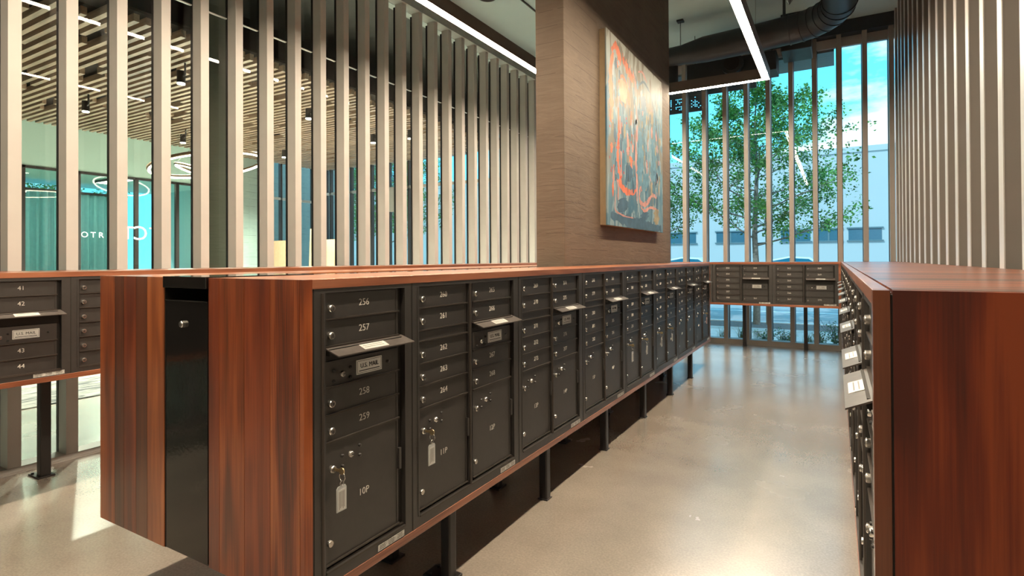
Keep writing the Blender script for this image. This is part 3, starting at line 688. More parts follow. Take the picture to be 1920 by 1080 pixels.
# far low counter
fc = empty('mail_shelf_counter', (-1.2, FB, 0), label='low walnut mailbox counter standing before the far windows', cat='counter')
def FC(b, name, mats, bevel=0):
    b.v = [(x + 1.2, y - FB, z) for x, y, z in b.v]; return b.build(name, mats, fc, bevel)
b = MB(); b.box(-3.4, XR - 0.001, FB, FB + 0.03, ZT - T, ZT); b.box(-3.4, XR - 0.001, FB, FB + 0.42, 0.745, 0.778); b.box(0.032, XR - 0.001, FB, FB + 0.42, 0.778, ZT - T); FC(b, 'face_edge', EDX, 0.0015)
b = MB(); b.box(-3.4, XR + 0.03, FB + 0.0305, YF - 0.01, ZT - T, ZT, 0); FC(b, 'countertop', WX)
b = MB(); b.box(-3.4, -1.756, FB + 0.004, FB + 0.40, 0.7785, ZT - T - 0.0005); FC(b, 'blank_front', BLK)
for x in (-3.2, -2.27, -1.35, -0.43):
    b = MB(); 
    o = post(fc, x + 1.2, 10.12 - FB, 0.745, 1, wide=False)
# left low counter
lc = empty('mail_shelf_counter', (LBX, 0, 0), label='low walnut mailbox counter along the left window wall', cat='counter')
def LC(b, name, mats, bevel=0):
    b.v = [(x - LBX, y, z) for x, y, z in b.v]; return b.build(name, mats, lc, bevel)
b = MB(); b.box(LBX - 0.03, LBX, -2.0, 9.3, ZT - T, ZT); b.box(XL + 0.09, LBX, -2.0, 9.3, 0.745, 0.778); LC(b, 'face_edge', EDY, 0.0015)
b = MB(); b.box(XL + 0.002, LBX - 0.0305, -2.0, 9.3, ZT - T, ZT); LC(b, 'countertop', WY[0])
b = MB(); b.box(LBX - 0.40, LBX - 0.004, 2.567, 9.3, 0.7785, ZT - T - 0.0005); b.box(LBX - 0.40, LBX - 0.004, -2.0, 0.783, 0.7785, ZT - T - 0.0005); LC(b, 'blank_front', BLK)
for y in (0.78, 1.723, 2.667, 3.6, 4.55, 5.5): post(lc, -4.80 - LBX, y, 0.745, 1, 0.032)

# ================================================================= PENDANT
ZL = 4.05
pd = empty('linear_pendant', (-2.15, 5.0, ZL), label='long square-cornered linear pendant light glowing warm white', cat='ceiling light')
def PD(b, name, mats, bevel=0):
    b.v = [(x + 2.15, y - 5.0, z - ZL) for x, y, z in b.v]; return b.build(name, mats, pd, bevel)
xl0, xl1, xr0, xr1, yf0, yf1, yn = -3.56, -3.46, -0.895, -0.795, 8.60, 8.70, -1.0
b = MB(); h0, h1 = ZL, ZL + 0.15
b.box(xl0, xl1, yn, yf1, h0 + .006, h1); b.box(xr0, xr1, yn, yf1, h0 + .006, h1); b.box(xl1, xr0, yf0, yf1, h0 + .006, h1)
for q in ((xl0, xl0 + .004, yn, yf1), (xl1 - .004, xl1, yn, yf0), (xr0, xr0 + .004, yn, yf0), (xr1 - .004, xr1, yn, yf1), (xl1, xr0, yf0, yf0 + .004), (xl0, xr1, yf1 - .004, yf1)): b.box(*q, h0 - .001, h0 + .006)
PD(b, 'housing', HOUS)
e = 0.006
for nm, q in (('diffuser', (xl0 + e, xl1 - e, yn, yf1 - e)), ('diffuser', (xr0 + e, xr1 - e, yn, yf1 - e)), ('diffuser', (xl1, xr0, yf0 + e, yf1 - e))):
    b = MB(); b.box(*q, h0, h0 + 0.005); PD(b, nm, LEDM)
for x in (-3.51, -0.845):
    for y in (-0.5, 1.8, 4.5, 7.5):
        b = MB(); b.tube([(x, y, h1), (x, y, CZ)], 0.002, 6); PD(b, 'suspension_cable', NICKD)

# ================================================================= DUCTS AND CEILING FITTINGS
dt = empty('round_duct', (-2, 8.95, 4.75), label='fat round spiral duct below the ceiling in front of the far windows', cat='duct')
def DT(b, name, mats, par=None): 
    b.v = [(x + 2, y - 8.95, z - 4.75) for x, y, z in b.v]; return b.build(name, mats, dt)
pts = [(-3.9, 9.05, 4.74), (-2.45, 9.0, 4.74), (-2.1, 9.0, 4.74), (-1.75, 8.97, 4.75), (-0.95, 8.92, 4.76), (-0.55, 8.88, 4.77)]
b = MB(); b.tube(pts, [0.135, 0.135, 0.15, 0.195, 0.20, 0.20], 28); DT(b, 'main_run', DUCT)
b = MB(); n = 12; pp = []; rr = []
for i in range(n + 1):
    a = PI / 2 * i / n; pp.append((-0.55 + 0.62 * math.sin(a), 8.88 - 0.62 * (1 - math.cos(a)), 4.77 + 0.05 * i / n)); rr.append(0.205)
b.tube(pp, rr, 28)
for i in range(0, n + 1, 2): 
    d = (Vector(pp[min(i + 1, n)]) - Vector(pp[max(i - 1, 0)])).normalized() * 0.008
    b.tube([Vector(pp[i]) - d, Vector(pp[i]) + d], 0.213, 28)
DT(b, 'elbow', DUCT)
b = MB(); b.tube([(0.07, 8.26, 4.82), (0.07, 6.0, 4.83), (0.07, 2.0, 4.83)], 0.205, 28); DT(b, 'branch_run', DUCT)
b = MB(); b.tube([(-2.33, 9.15, 4.70), (-2.33, 9.15, 4.30)], 0.13, 20); b.tube([(-2.33, 9.15, 4.30), (-2.33, 9.15, 4.285)], 0.14, 20); DT(b, 'drop_spout', DUCT)
for x, y in ((-2.12, 9.0), (-0.62, 8.9)):
    b = MB(); b.tube([(x, y, 4.9), (x, y, CZ)], 0.006 if x < -1 else 0.02, 8); b.box(x - 0.05, x + 0.05, y - 0.05, y + 0.05, CZ - 0.03, CZ - 0.002); DT(b, 'hanger', NICKD if False else DUCT)
ab = empty('air_box', (-1.46, 9.77, 4.45), label='dark rectangular air box hanging behind the round duct', cat='air box')
b = MB(); b.box(-0.69, 0.68, -0.22, 0.23, 0, 0.30, 0); b.build('box_body', DUCT, ab, 0.01)
for x in (-0.6, 0.6):
    b = MB(); b.tube([(x, 0, 0.3), (x, 0, CZ - 4.45)], 0.006, 6); b.build('hanger', DUCT, ab)
b = MB(); b.tube([(0.04, -0.22, 0.17), (0.04, -0.34, 0.17)], 0.17, 24); b.tube([(0.04, -0.34, 0.17), (0.04, -0.36, 0.17)], 0.12, 24, 1); b.build('damper_collar', [DUCT, MULL], ab)
b = MB(); b.box(-0.72, -0.30, 9.6, 10.2, 4.72, CZ, 0); tag(b.build('air_box', DUCT, bevel=0.01), label='small dark air box against the window head right of the pendant corner', cat='air box')
b = MB(); b.tube([(-4.30, 6.70, CZ), (-4.30, 6.70, CZ - 0.05)], [0.16, 0.13], 28); tag(b.build('ceiling_speaker', MULL), label='round dark ceiling speaker above the left pendant strip', cat='speaker')
b = MB(); b.box(-3.96, -3.94, -2, 10.2, CZ - 0.02, CZ - 0.001); tag(b.build('ceiling_conduit', MULL), label='thin dark conduit running along the ceiling beside the speaker', cat='conduit')
b = MB(); b.tube([(-0.567, 9.145, CZ), (-0.567, 9.145, CZ - 0.02), (-0.567, 9.145, CZ - .05)], [0.045, 0.03, 0.01], 14); tag(b.build('sprinkler', NICK), label='small sprinkler head on the ceiling near the far duct', cat='sprinkler')

# ================================================================= LOBBY BEHIND THE LEFT WINDOWS
LX, LY = -14.0, 12.2
b = MB(); b.box(-14.2, -5.3, -4.2, 12.4, 5.35, 5.5); tag(b.build('ceiling_lobby', flat('lobby_dark_ceiling', (0.05, 0.05, 0.048), 0.8)), kind='structure')
b = MB(); b.box(-14.0, -5.3, -4.2, -4.0, 0, 5.3); tag(b.build('wall_lobby_back', WHITE), kind='structure')
b = MB(); b.box(-14.2, LX, -4.2, 9.35, 3.43, 5.34); tag(b.build('wall_lobby_left', WHITE), kind='structure')
b = MB(); b.box(-14.2, LX, 9.35, 10.2, 0.0, 5.34); b.box(-14.2, LX, 10.2, 12.4, 4.5, 5.34); tag(b.build('wall_lobby_corner', TEALC), kind='structure')
b = MB(); b.box(-14.0, -8.6, LY, LY + 0.2, 4.34, 5.34, 0); b.box(-8.6, -5.3, LY, LY + 0.2, 4.76, 5.34, 0); b.box(-7.4, -5.1, LY, LY + 0.2, 0, 4.76, 0)
b.box(-5.3, -5.1, YF + 0.2, LY, 0, CZ + .2); tag(b.build('wall_lobby_far', flat('lobby_far_wall', (0.22, 0.24, 0.23), 0.7)), kind='structure')
# slatted ceiling: boards as pattern of one part
sc = empty('slat_ceiling', (-10.5, 4, 4.31), label='warm wooden slat ceiling of the lobby seen through the left windows', cat='ceiling')
b = MB(); rnd = random.Random(3)
y = -3.9
while y < 12.1:
    x = -14.0
    for _ in range(6):
        ln_ = rnd.uniform(1.2, 3.2); x1 = min(x + ln_, -7.08 + rnd.choice((0, 0, -0.25, 0.0)))
        if x1 - x > 0.1 : b.box(x + 10.5, x1 + 10.5, y - 4, y - 4 + 0.062, 0.0, 0.09)
        x = x1 + (rnd.uniform(0.25, 0.6) if rnd.random() < 0.55 else 0.004)
        if x > -7.2: break
    y += 0.135
b.build('slats', SLAT, sc)
b = MB(); b.box(-3.5, 3.4, -7.9, 8.1, 0.13, 0.16); b.build('backing_panel', SLATB, sc)
# storefront
win3 = empty('window_3', kind='structure')
for y in (-3.0, -1.5, 0.0, 1.5, 3.0, 4.64, 5.58, 6.72, 7.64, 8.6, 9.3):
    b = MB(); b.box(-14.06, -13.98, y, y + 0.075, 0, 3.43); b.build('mullion', MULL, win3)
b = MB(); b.box(-14.06, -13.98, -4, 9.35, 3.38, 3.43); b.box(-14.06, -13.98, -4, 9.35, 0, 0.08); b.build('rail', MULL, win3)
b = MB(); b.box(-14.03, -14.02, -4, 9.35, 0.08, 3.38); b.build('glass_pane', GLS, win3)
LET = flat('white_lettering', (0.75, 0.85, 0.84), 0.5)
def lett(s, y, z, size, mirror=False):
    me = text_mesh(s, size, 0.002, mirror); b = MB(); b.mesh(me); b.v = [(-13.972 - v[1], y + v[0], z + v[2]) for v in b.v]
    b.v = [(2 * -13.972 - v[0], v[1], v[2]) for v in b.v]
    b.build('lettering', LET, win3)
lett('O', 5.72, 2.07, 0.17); lett('T', 5.88, 2.07, 0.17); lett('R', 6.03, 2.07, 0.17)
lett('T', 6.56, 2.13, 0.42, True); lett('C', 6.83, 2.13, 0.46, True); lett('T', 7.14, 2.13, 0.42, True)
win4 = empty('window_4', kind='structure')
for x in (-14.0, -13.8, -12.9, -12.05, -11.35, -10.6, -9.9, -9.2, -8.4, -7.5):
    b = MB(); b.box(x, x + 0.07, LY + 0.04, LY + 0.14, 0, 4.72 if x > -10.7 else 4.34); b.build('mullion', MULL, win4)
b = MB(); b.box(-14.0, -7.4, LY + 0.04, LY + 0.14, 3.54, 3.62); b.box(-14.0, -7.4, LY + 0.04, LY + 0.14, 0.0, 0.1); b.box(-11.6, -10.9, LY + 0.03, LY + 0.13, 2.9, 3.54); b.build('rail', FINM, win4)
b = MB(); b.box(-14.0, -7.4, LY + 0.08, LY + 0.09, 0.1, 4.74); b.build('glass_pane', GLSF, win4)
b = MB(); me = text_mesh('0', 0.30, 0.003); b.mesh(me, (-11.17, LY + 0.06, 3.87)); b.build('lettering', flat('blue_lettering', (0.02, 0.20, 0.35), 0.5), win4)
win5 = empty('window_5', kind='structure')
for y in (10.2, 10.62, 11.2, 11.75, 12.12):
    b = MB(); b.box(-14.10, -14.0, y, y + 0.06, 0, 4.5); b.build('mullion', MULL, win5)
b = MB(); b.box(-14.10, -14.0, 10.2, 12.2, 3.26, 3.33); b.box(-14.10, -14.0, 10.2, 12.2, 0, 0.08); b.build('rail', FINM, win5)
b = MB(); b.box(-14.06, -14.05, 10.2, 12.2, 0.08, 4.5); b.build('glass_pane', GLSF, win5)
b = MB(); b.box(-16.2, -15.8, 11.6, 13.2, 0, 6.0); b.box(-16.2, -15.8, 13.9, 15.0, 0, 6.0); tag(b.build('wall_outside', TEALC), kind='structure')
# room beyond the storefront
b = MB(); b.box(-18.6, -14.2, -4.2, 9.6, -0.12, 0.0); tag(b.build('floor_back_room', FLOOR), kind='structure')
b = MB(); b.box(-18.6, -14.2, -4.2, 9.6, 3.6, 3.75); tag(b.build('ceiling_back_room', WHITE), kind='structure')
b = MB(); b.box(-18.6, -18.4, -4.2, 5.3, 0, 3.6); b.box(-18.4, -14.2, -4.2, -4.0, 0, 3.6); b.box(-18.6, -14.2, 9.5, 9.6, 0, 3.6); tag(b.build('wall_back_room', WHITE), kind='structure')
CURT = flat('curtain_cloth', (0.20, 0.46, 0.52), 0.8)
cu = empty('curtain', (-17.6, 5.0, 0), label='teal pleated curtain hanging in the room beyond the storefront glass', cat='curtain')
b = MB(); n = 120; vs = []; fs = []
for i in range(n + 1):
    yy = 3.0 * i / n; xx = 0.07 * math.sin(i * 0.85) + 0.03 * math.sin(i * 2.1)
    vs += [(xx, yy, 0.15), (xx, yy, 3.3), (xx - 0.012, yy, 0.15), (xx - 0.012, yy, 3.3)]
for i in range(n):
    q = 4 * i; fs += [(q, q + 4, q + 5, q + 1), (q + 2, q + 3, q + 7, q + 6)]
b.add(vs, fs, 0, True); b.build('drape', CURT, cu)
b = MB(); b.box(-0.1, 0.1, -0.1, 3.1, 3.3, 3.36); b.build('curtain_track', MULL, cu)
for y, lab in ((5.0, 'flat lit ceiling panel in the curtained room, nearer the left edge'), (7.2, 'flat lit ceiling panel in the curtained room, farther right')):
    r = empty('ceiling_panel_light', (-16.0, y, 3.54), label=lab, cat='ceiling light', group='lit ceiling panels in the curtained room')
    b = MB(); b.box(-0.65, 0.65, -0.16, 0.16, 0.0, 0.06); b.build('panel_frame', MULL, r)
    b = MB(); b.box(-0.62, 0.62, -0.13, 0.13, -0.006, 0.0); b.build('diffuser', LAMP, r)
# lobby column
b = MB(); b.tube([(-6.95, 4.38, 0), (-6.95, 4.38, 5.34)], 0.24, 36); b.f[-1]; tag(b.build('round_column', COLC), kind='structure', label='round concrete column standing behind the left window fins', cat='column')
# rug
def rug_mat():
    m, t, p = new_mat('streaked_rug'); nn = t.nodes.new; ln = t.links.new
    c = nn('ShaderNodeTexCoord'); mp = nn('ShaderNodeMapping'); ln(c.outputs['Object'], mp.inputs[0]); mp.inputs['Scale'].default_value = (5.0, 1.2, 1)
    n = nn('ShaderNodeTexNoise'); n.inputs['Scale'].default_value = 2.2; n.inputs['Detail'].default_value = 7; n.inputs['Distortion'].default_value = 1.0; ln(mp.outputs[0], n.inputs['Vector'])
    r = nn('ShaderNodeValToRGB'); ln(n.outputs['Fac'], r.inputs[0]); r.color_ramp.elements[0].position = 0.40; r.color_ramp.elements[0].color = (0.05, 0.055, 0.06, 1)
    r.color_ramp.elements[1].position = 0.56; r.color_ramp.elements[1].color = (0.24, 0.235, 0.22, 1); ln(r.outputs[0], p.inputs['Base Color']); p.inputs['Roughness'].default_value = 0.95
    return m
b = MB(); b.box(-11.5, -7.13, -1.0, 4.0, 0.0, 0.012); tag(b.build('rug', rug_mat(), bevel=0.004), label='grey rug with blurred streaks on the lobby floor behind the left windows', cat='rug')
# boards
def leaning(name, x0, x1, y, z, lean, lab):
    b = MB(); b.add([(x0, y, 0), (x1, y, 0), (x1, y + 0.03, 0), (x0, y + 0.03, 0), (x0, y + lean, z), (x1, y + lean, z), (x1, y + 0.03 + lean, z), (x0, y + 0.03 + lean, z)],
                    [(0, 3, 2, 1), (4, 5, 6, 7), (0, 1, 5, 4), (1, 2, 6, 5), (2, 3, 7, 6), (3, 0, 4, 7)]); tag(b.build(name, CARD), label=lab, cat='board', group='boards standing in the far lobby corner')
leaning('packing_board', -13.3, -12.55, 9.8, 2.03, 0.0, 'square-topped brown board, left of the boards in the far lobby corner')
leaning('packing_board', -12.0, -11.55, 9.9, 2.33, 0.1, 'tallest brown board in the far lobby corner, seen between window fins')
leaning('packing_board', -11.5, -11.0, 9.8, 2.03, 0.15, 'right-hand brown board leaning in the far lobby corner')
# spots
def spot(x, y, z, lab, power=LOBBY):
    r = empty('track_spotlight', (x, y, z), label=lab, cat='spotlight', group='track spotlights under the slat ceiling')
    b = MB(); b.tube([(0, 0, 0.03), (0, 0, 0.20)], 0.055, 18); b.tube([(0.0, 0, 0.10), (0.10, 0, 0.14), (0.10, 0, 0.30)], 0.014, 8); b.build('housing', MULL, r)
    b = MB(); b.tube([(0, 0, 0.015), (0, 0, 0.028)], 0.050, 18); b.build('lens', LAMP, r)
    l = bpy.data.lights.new('spot_bulb', 'SPOT'); l.energy = power; l.color = (1.0, 0.86, 0.68); l.spot_size = 2.4; l.spot_blend = 0.8; l.shadow_soft_size = 0.05
    o = bpy.data.objects.new('spot_bulb', l); COL.objects.link(o); o.parent = r; o.location = (0, 0, -0.01)
for x, y, lab in ((-10.93, 4.49, 'black track spotlight low in the second pane from the left edge'), (-8.05, 4.47, 'black track spotlight beside the round column, largest of the lobby spots'),
                  (-12.07, 6.74, 'black track spotlight just above the ring pendant'), (-8.12, 6.74, 'black track spotlight midway along the left windows, nearer of a pair'),
                  (-9.23, 7.29, 'black track spotlight midway along the left windows, small one right of the column'), (-11.69, 8.97, 'black track spotlight above the brown boards'),
                  (-8.62, 8.85, 'black track spotlight near the red exit sign'), (-7.66, 8.94, 'rightmost black track spotlight seen between the window fins')):
    spot(x, y, 4.0, lab)
# ring pendants
RINGL = emit('ring_led', (1.0, 0.86, 0.62), 9)
def ringlamp(c, R, tilt, lab):
    r = empty('ring_pendant', c, label=lab, cat='pendant light', group='tilted ring pendants in the lobby')
    m = Matrix.Rotation(tilt[0], 3, 'X') @ Matrix.Rotation(tilt[1], 3, 'Y')
    b = MB(); b.ring((0, 0, 0), R, 0.030, 'Z', 48, 8, 0, m); b.build('ring_body', flat('ring_bronze', (0.16, 0.10, 0.06), 0.35, 0.6), r)
    b = MB(); b.ring((0, 0, -0.030), R - 0.012, 0.020, 'Z', 48, 6, 0, m); b.build('light_strip', RINGL, r)
    b = MB()
    for k in range(3):
        a = k * 2.1; q = m @ Vector((R * math.cos(a), R * math.sin(a), 0)); b.tube([q, Vector((0, 0, 4.30 - c[2]))], 0.003, 6)
    b.build('suspension_cable', NICKD, r)
ringlamp((-10.0, 6.05, 3.28), 0.95, (math.radians(6), math.radians(-9)), 'larger tilted ring pendant glowing behind the window fins')
ringlamp((-12.2, 7.3, 3.45), 0.60, (math.radians(-14), math.radians(10)), 'smaller tilted ring pendant beyond the larger one')
b = MB(); b.box(-12.75, -12.45, LY - 0.03, LY, 4.60, 4.84, 0); tag(b.build('exit_sign', emit('red_sign', (1.0, 0.10, 0.05), 1.4)), label='small glowing red sign above the lobby windows', cat='sign')

# ================================================================= OUTSIDE
ASPH = flat('asphalt', (0.30, 0.33, 0.34), 0.9, var=0.1, scale=6)
b = MB(); b.box(-60, 40, 16.0, 60, -0.30, -0.12); tag(b.build('road', ASPH), kind='structure')
b = MB(); b.box(-60, 40, 14.95, 15.15, -0.13, -0.08); b.box(-60, 40, 18.3, 18.45, -0.1195, -0.116); b.box(-60, 40, 24.0, 24.12, -0.1195, -0.116)
tag(b.build('trim_1', flat('white_line', (0.75, 0.78, 0.78), 0.8)), kind='structure')
b = MB(); b.box(-60, 40, 15.15, 16.0, -0.30, -0.12); tag(b.build('gutter', ASPH), kind='structure')
b = MB(); b.box(-60, 40, 13.7, 14.95, -0.30, -0.10); tag(b.build('tree_bed', flat('tree_bed_soil', (0.20, 0.17, 0.16), 0.95, var=0.3, scale=20)), kind='structure')
b = MB(); b.box(-60, 40, 11.9, 13.7, -0.30, -0.09); tag(b.build('sidewalk', flat('sidewalk_concrete', (0.52, 0.55, 0.54), 0.85)), kind='structure')
b = MB(); b.box(-5.1, 40, 10.56, 11.9, -0.30, -0.10); b.box(-60, -5.1, 12.4, 12.9, -0.3, -0.1); tag(b.build('planting_bed', flat('mulch', (0.22, 0.20, 0.14), 0.95, var=0.5, scale=30)), kind='structure')
# building opposite
bl = empty('warehouse_building', (0, 35, 0), label='long pale flat-roofed building across the street', cat='building')
b = MB(); b.box(-40, 30, 0, 12, -0.3, 7.3, 0); b.box(-40, 30, -0.06, 0.1, 7.15, 7.45, 0)
for x in range(-38, 30, 6): b.box(x, x + 0.03, -0.012, 0, -0.3, 7.15, 1)
b.build('wall', [flat('pale_render', (0.46, 0.52, 0.52), 0.85, var=0.02, scale=0.3), flat('render_joint', (0.36, 0.42, 0.43), 0.85)], bl)
for x0, x1 in ((-2.70, -1.22), (-0.95, 0.28), (0.60, 2.10), (3.2, 4.7), (-9, -7.4), (-6.2, -4.6)):
    b = MB(); b.box(x0, x1, -0.02, 0.02, 2.43, 3.07, 0); b.box((x0 + x1) / 2 - 0.04, (x0 + x1) / 2 + 0.04, -0.04, 0, 2.43, 3.07, 1); b.box(x0 - 0.08, x1 + 0.08, -0.08, 0, 3.05, 3.12, 1); b.box(x0 - 0.08, x1 + 0.08, -0.08, 0, 2.37, 2.43, 1)
    b.build('window', [flat('blue_pane', (0.05, 0.15, 0.20), 0.15), flat('window_frame', (0.12, 0.20, 0.22), 0.5)], bl)

# trees
LEAF = flat('leaf', (0.08, 0.27, 0.045), 0.6, var=0.55, scale=1.3)
BARK = flat('bark', (0.22, 0.21, 0.18), 0.9, var=0.3, scale=20)
def tree_meshes(seed, H, R, zlow, nleaf, leaf=0.075):
    rnd = random.Random(seed); tb = MB(); tips = []
    def grow(p, d, ln, r, lvl):
        n = 5; pts = [p]; rad = [r]; q = p.copy(); dd = d.copy()
        for i in range(n):
            dd = (dd + Vector((rnd.uniform(-.16, .16), rnd.uniform(-.16, .16), rnd.uniform(-.08, .14)))).normalized()
            q = q + dd * ln / n; pts.append(q.copy()); rad.append(r * (1 - 0.7 * (i + 1) / n))
            if lvl >= 1: tips.append((q.copy(), lvl))
            if lvl < 3 and (i >= 1):
                for _ in range(2 if lvl < 2 else 1):
                    a = rnd.uniform(0, 2 * PI); sd = Vector((math.cos(a), math.sin(a), rnd.uniform(-0.2, 0.5))).normalized()
                    grow(q.copy(), (dd * 0.55 + sd * 0.75).normalized(), ln * rnd.uniform(0.42, 0.6), rad[-1] * 0.6, lvl + 1)
        tb.tube(pts, rad, 6 if lvl else 9, 0, cap=False)
    trunk = [Vector((0, 0, 0)), Vector((0.02, 0, H * 0.16)), Vector((-0.03, 0.02, H * 0.36)), Vector((0.03, 0, H * 0.6)), Vector((0.0, 0.0, H * 0.82)), Vector((0.05, 0, H * 0.97))]
    tb.tube(trunk, [0.085, 0.075, 0.062, 0.042, 0.022, 0.008], 12, 0)
    for i in range(26):
        t = i / 25; z = zlow + (H * 0.93 - zlow) * t; a = i * 2.4 + rnd.uniform(-.3, .3)
        reach = R * (0.55 + 0.5 * math.sin(PI * min(1, 0.15 + t * 0.95))) * (1 - 0.45 * t)
        grow(Vector((0, 0, z)), Vector((math.cos(a), math.sin(a), rnd.uniform(-0.02, 0.45))).normalized(), reach, 0.026 * (1 - 0.6 * t), 1)
    lb = MB(); vs = []; fs = []
    for k in range(nleaf):
        p, _ = rnd.choice(tips); p = p + Vector((rnd.gauss(0, .07), rnd.gauss(0, .07), rnd.gauss(-.03, .06)))
        d = Vector((rnd.gauss(0, 1), rnd.gauss(0, 1), rnd.gauss(-0.3, .6))).normalized(); s = d.cross(Vector((rnd.gauss(0, 1), rnd.gauss(0, 1), rnd.gauss(0, 1)))).normalized()
        L_ = leaf * rnd.uniform(.7, 1.25); W_ = L_ * 0.30; n_ = d.cross(s) * W_ * 0.25; o = len(vs)
        vs += [p, p + d * L_ * .45 + s * W_ + n_, p + d * L_, p + d * L_ * .45 - s * W_ + n_]; fs += [(o, o + 1, o + 2), (o, o + 2, o + 3)]
    lb.add(vs, fs)
    return tb, lb
def tree(seed, loc, H, R, zlow, nleaf, lab, leaf=0.075):
    tb, lb = tree_meshes(seed, H, R, zlow, nleaf, leaf)
    r = empty('street_tree', loc, label=lab, cat='tree', group='street trees')
    tb.build('trunk', BARK, r); lb.build('foliage', LEAF, r); return r
t1 = tree(11, (-1.67, 14.55, -0.10), 6.0, 2.05, 1.9, 21000, 'slender green street tree in front of the far windows')
t2 = tree(23, (-4.9, 15.2, -0.10), 4.4, 1.6, 1.9, 9000, 'lower green street tree partly hidden by the concrete pillar')
for loc, s, lab in (((-17.5, 19.0, -0.1), 1.25, 'green tree outside the lobby windows, nearest the pillar column'), ((-24.0, 22.0, -0.1), 1.3, 'green tree outside the lobby windows, farther left'), ((-21.0, 6.9, -0.1), 1.0, 'green tree outside beyond the curtained room')):
    c = copy_tree(t1); c.location = loc; c.scale = (s, s, s); c['label'] = lab
b = MB(); b.tube([(-1.43, 14.6, -0.1), (-1.43, 14.6, 2.6)], 0.035, 10); b.tube([(-1.43, 14.6, 1.86), (-1.66, 14.56, 1.84)], 0.022, 8, 1)
tag(b.build('tree_stake', [flat('stake_wood', (0.30, 0.25, 0.20), 0.8), MULL]), label='brown wooden stake tied to the slender street tree', cat='stake')

# planting
def clump(seed, x, y, kind, lab, h):
    rnd = random.Random(seed); b = MB(); vs = []; fs = []
    if kind == 'grass':
        for k in range(70):
            a = rnd.uniform(0, 2 * PI); ln_ = h * rnd.uniform(.6, 1.1); sp = rnd.uniform(0.1, 0.75); w_ = 0.006
            p0 = Vector((rnd.gauss(0, .04), rnd.gauss(0, .04), 0)); dx = Vector((math.cos(a), math.sin(a), 0)); sd = Vector((-math.sin(a), math.cos(a), 0)) * w_
            prev = None
            for i in range(5):
                t = i / 4; q = p0 + dx * sp * ln_ * t ** 1.8 + Vector((0, 0, ln_ * (t - 0.45 * sp * t ** 3))); ww = sd * (1 - t * 0.9); o = len(vs); vs += [q - ww, q + ww]
                if prev is not None: fs.append((prev, prev + 1, o + 1, o))
                prev = o
        b.add(vs, fs); mats = [flat('ornamental_grass', (0.26, 0.28, 0.10), 0.7, var=0.4, scale=8)]
    else:
        for k in range(22):
            a = rnd.uniform(0, 2 * PI); top = Vector((rnd.gauss(0, .11), rnd.gauss(0, .08), h * rnd.uniform(.5, 1.05))); b.tube([(0, 0, 0), tuple(top * 0.55 + Vector((0, 0, .02))), tuple(top)], 0.003, 4, 1)
            for j in range(14):
                p = top * rnd.uniform(.25, 1) + Vector((rnd.gauss(0, .03), rnd.gauss(0, .03), rnd.gauss(0, .02))); d = Vector((rnd.gauss(0, 1), rnd.gauss(0, 1), rnd.gauss(.2, .6))).normalized(); s = d.orthogonal().normalized()
                L_ = rnd.uniform(.02, .045); o = len(vs); vs += [p, p + d * L_ * .5 + s * L_ * .3, p + d * L_, p + d * L_ * .5 - s * L_ * .3]; fs += [(o, o + 1, o + 2, o + 3)]
        b.add(vs, fs, 0); mats = [flat('shrub_leaf', (0.12, 0.26, 0.08), 0.7, var=0.5, scale=9), BARK]
    o = b.build('ornamental_grass' if kind == 'grass' else 'low_shrub', mats); o.location = (x, y, -0.1)
    tag(o, label=lab, cat='plant', group='plants outside the far windows')
for i, (x, k, h, lab) in enumerate(((-1.85, 'grass', .34, 'arching grass clump outside, leftmost below the far counter'), (-1.52, 'grass', .42, 'arching grass clump outside, second from the left below the far counter'),
        (-1.12, 'shrub', .30, 'low shrub outside behind the tree trunk'), (-0.80, 'shrub', .36, 'leafy shrub outside in the middle of the far counter opening'),
        (-0.42, 'grass', .32, 'grass tuft outside beside the right-hand leg of the far counter'), (-0.22, 'shrub', .34, 'small shrub outside right of the far counter leg'),
        (0.0, 'shrub', .50, 'tall leafy shrub outside at the right end of the far counter opening'), (0.22, 'shrub', .46, 'leafy shrub outside close to the right-hand counter'))):
    clump(i + 40, x, 11.0 + 0.08 * (i % 3), k, lab, h)

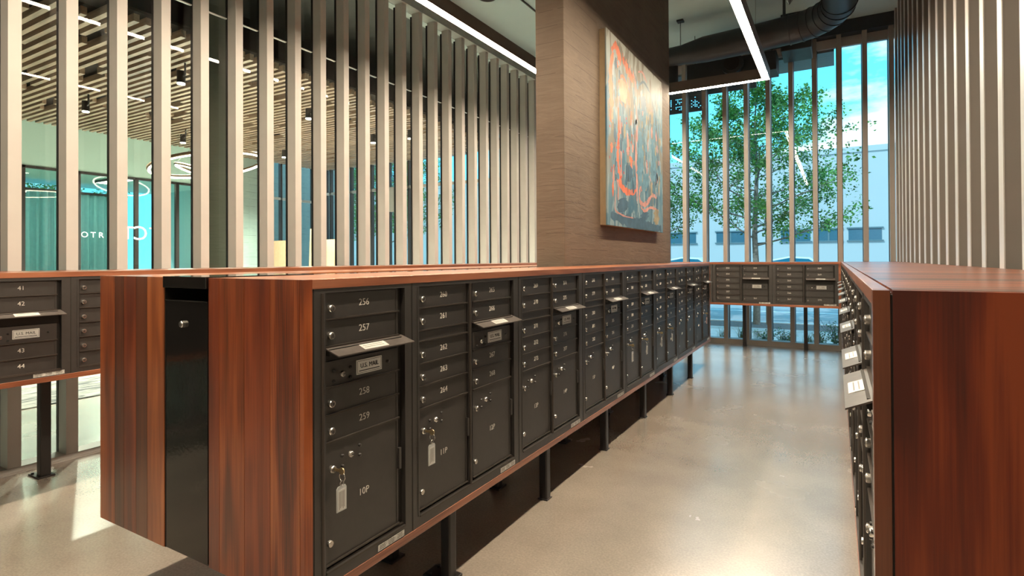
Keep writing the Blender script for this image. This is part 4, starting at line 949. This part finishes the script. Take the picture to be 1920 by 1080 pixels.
# cars
def car(x, y, col, lab):
    r = empty('parked_car', (x, y, -0.12), label=lab, cat='car', group='cars across the street'); r.scale = (1, 1, 1.12)
    prof = [(-2.2, .30), (-2.25, .62), (-2.1, .82), (-1.25, .95), (-0.75, 1.38), (-0.1, 1.50), (0.7, 1.46), (1.45, 1.02), (2.1, .92), (2.22, .6), (2.2, .30)]
    b = MB(); b.prism(prof, 'Y', -0.85, 0.85); b.build('body', flat('car_paint', col, 0.25), r, 0.06)
    b = MB(); gp = [(-1.12, .97), (-0.70, 1.33), (-0.08, 1.44), (0.66, 1.40), (1.28, 1.02)]
    b.prism(gp, 'Y', -0.862, -0.84); b.prism(gp, 'Y', 0.84, 0.862); b.build('side_window', flat('car_glass', (0.02, 0.16, 0.24), 0.08), r)
    for wx in (-1.4, 1.4):
        for wy in (-0.8, 0.8):
            b = MB(); b.tube([(wx, wy - 0.1, .32), (wx, wy + 0.1, .32)], 0.32, 20); b.build('wheel', MULL, r)
car(-1.65, 27.2, (0.62, 0.70, 0.72), 'white car whose roof shows above the far counter')
car(-6.1, 27.0, (0.60, 0.72, 0.76), 'white car beside the concrete pillar, seen above the island top')

# perforated sign outside
ps = empty('perforated_sign', (-4.6, 11.3, 4.40), label='grey perforated metal sign panel hung outside above the far windows', cat='sign')
rnd = random.Random(9); b = MB(); cw = 0.0338
nx_, nz_ = 72, 10
for i in range(nx_):
    for j in range(nz_):
        hole = 1 <= j <= 8 and i > 2 and i < nx_ - 1 and (rnd.random() < 0.42) and (i % 9 not in (7, 8))
        if hole:
            x0 = i * cw; z0 = 0.03 + j * 0.030; t_ = 0.006
            b.box(x0, x0 + t_, 0, 0.004, z0, z0 + 0.030); b.box(x0 + cw - t_, x0 + cw, 0, 0.004, z0, z0 + 0.030); b.box(x0 + t_, x0 + cw - t_, 0, 0.004, z0, z0 + t_); b.box(x0 + t_, x0 + cw - t_, 0, 0.004, z0 + 0.030 - t_, z0 + 0.030)
        else: b.box(i * cw, (i + 1) * cw, 0, 0.004, 0.03 + j * 0.030, 0.03 + (j + 1) * 0.030)
b.box(0, nx_ * cw, -0.01, 0.01, 0.0, 0.03); b.box(0, nx_ * cw, -0.01, 0.01, 0.33, 0.5); b.box(nx_ * cw, nx_ * cw + 0.9, -0.01, 0.01, 0.30, 0.5)
b.build('panel', flat('sign_metal', (0.16, 0.19, 0.20), 0.5), ps)
b = MB(); b.box(-0.5, 4.6, -0.74, 0.05, 0.5, 0.56); b.build('canopy', flat('canopy_metal', (0.20, 0.22, 0.23), 0.5), ps)
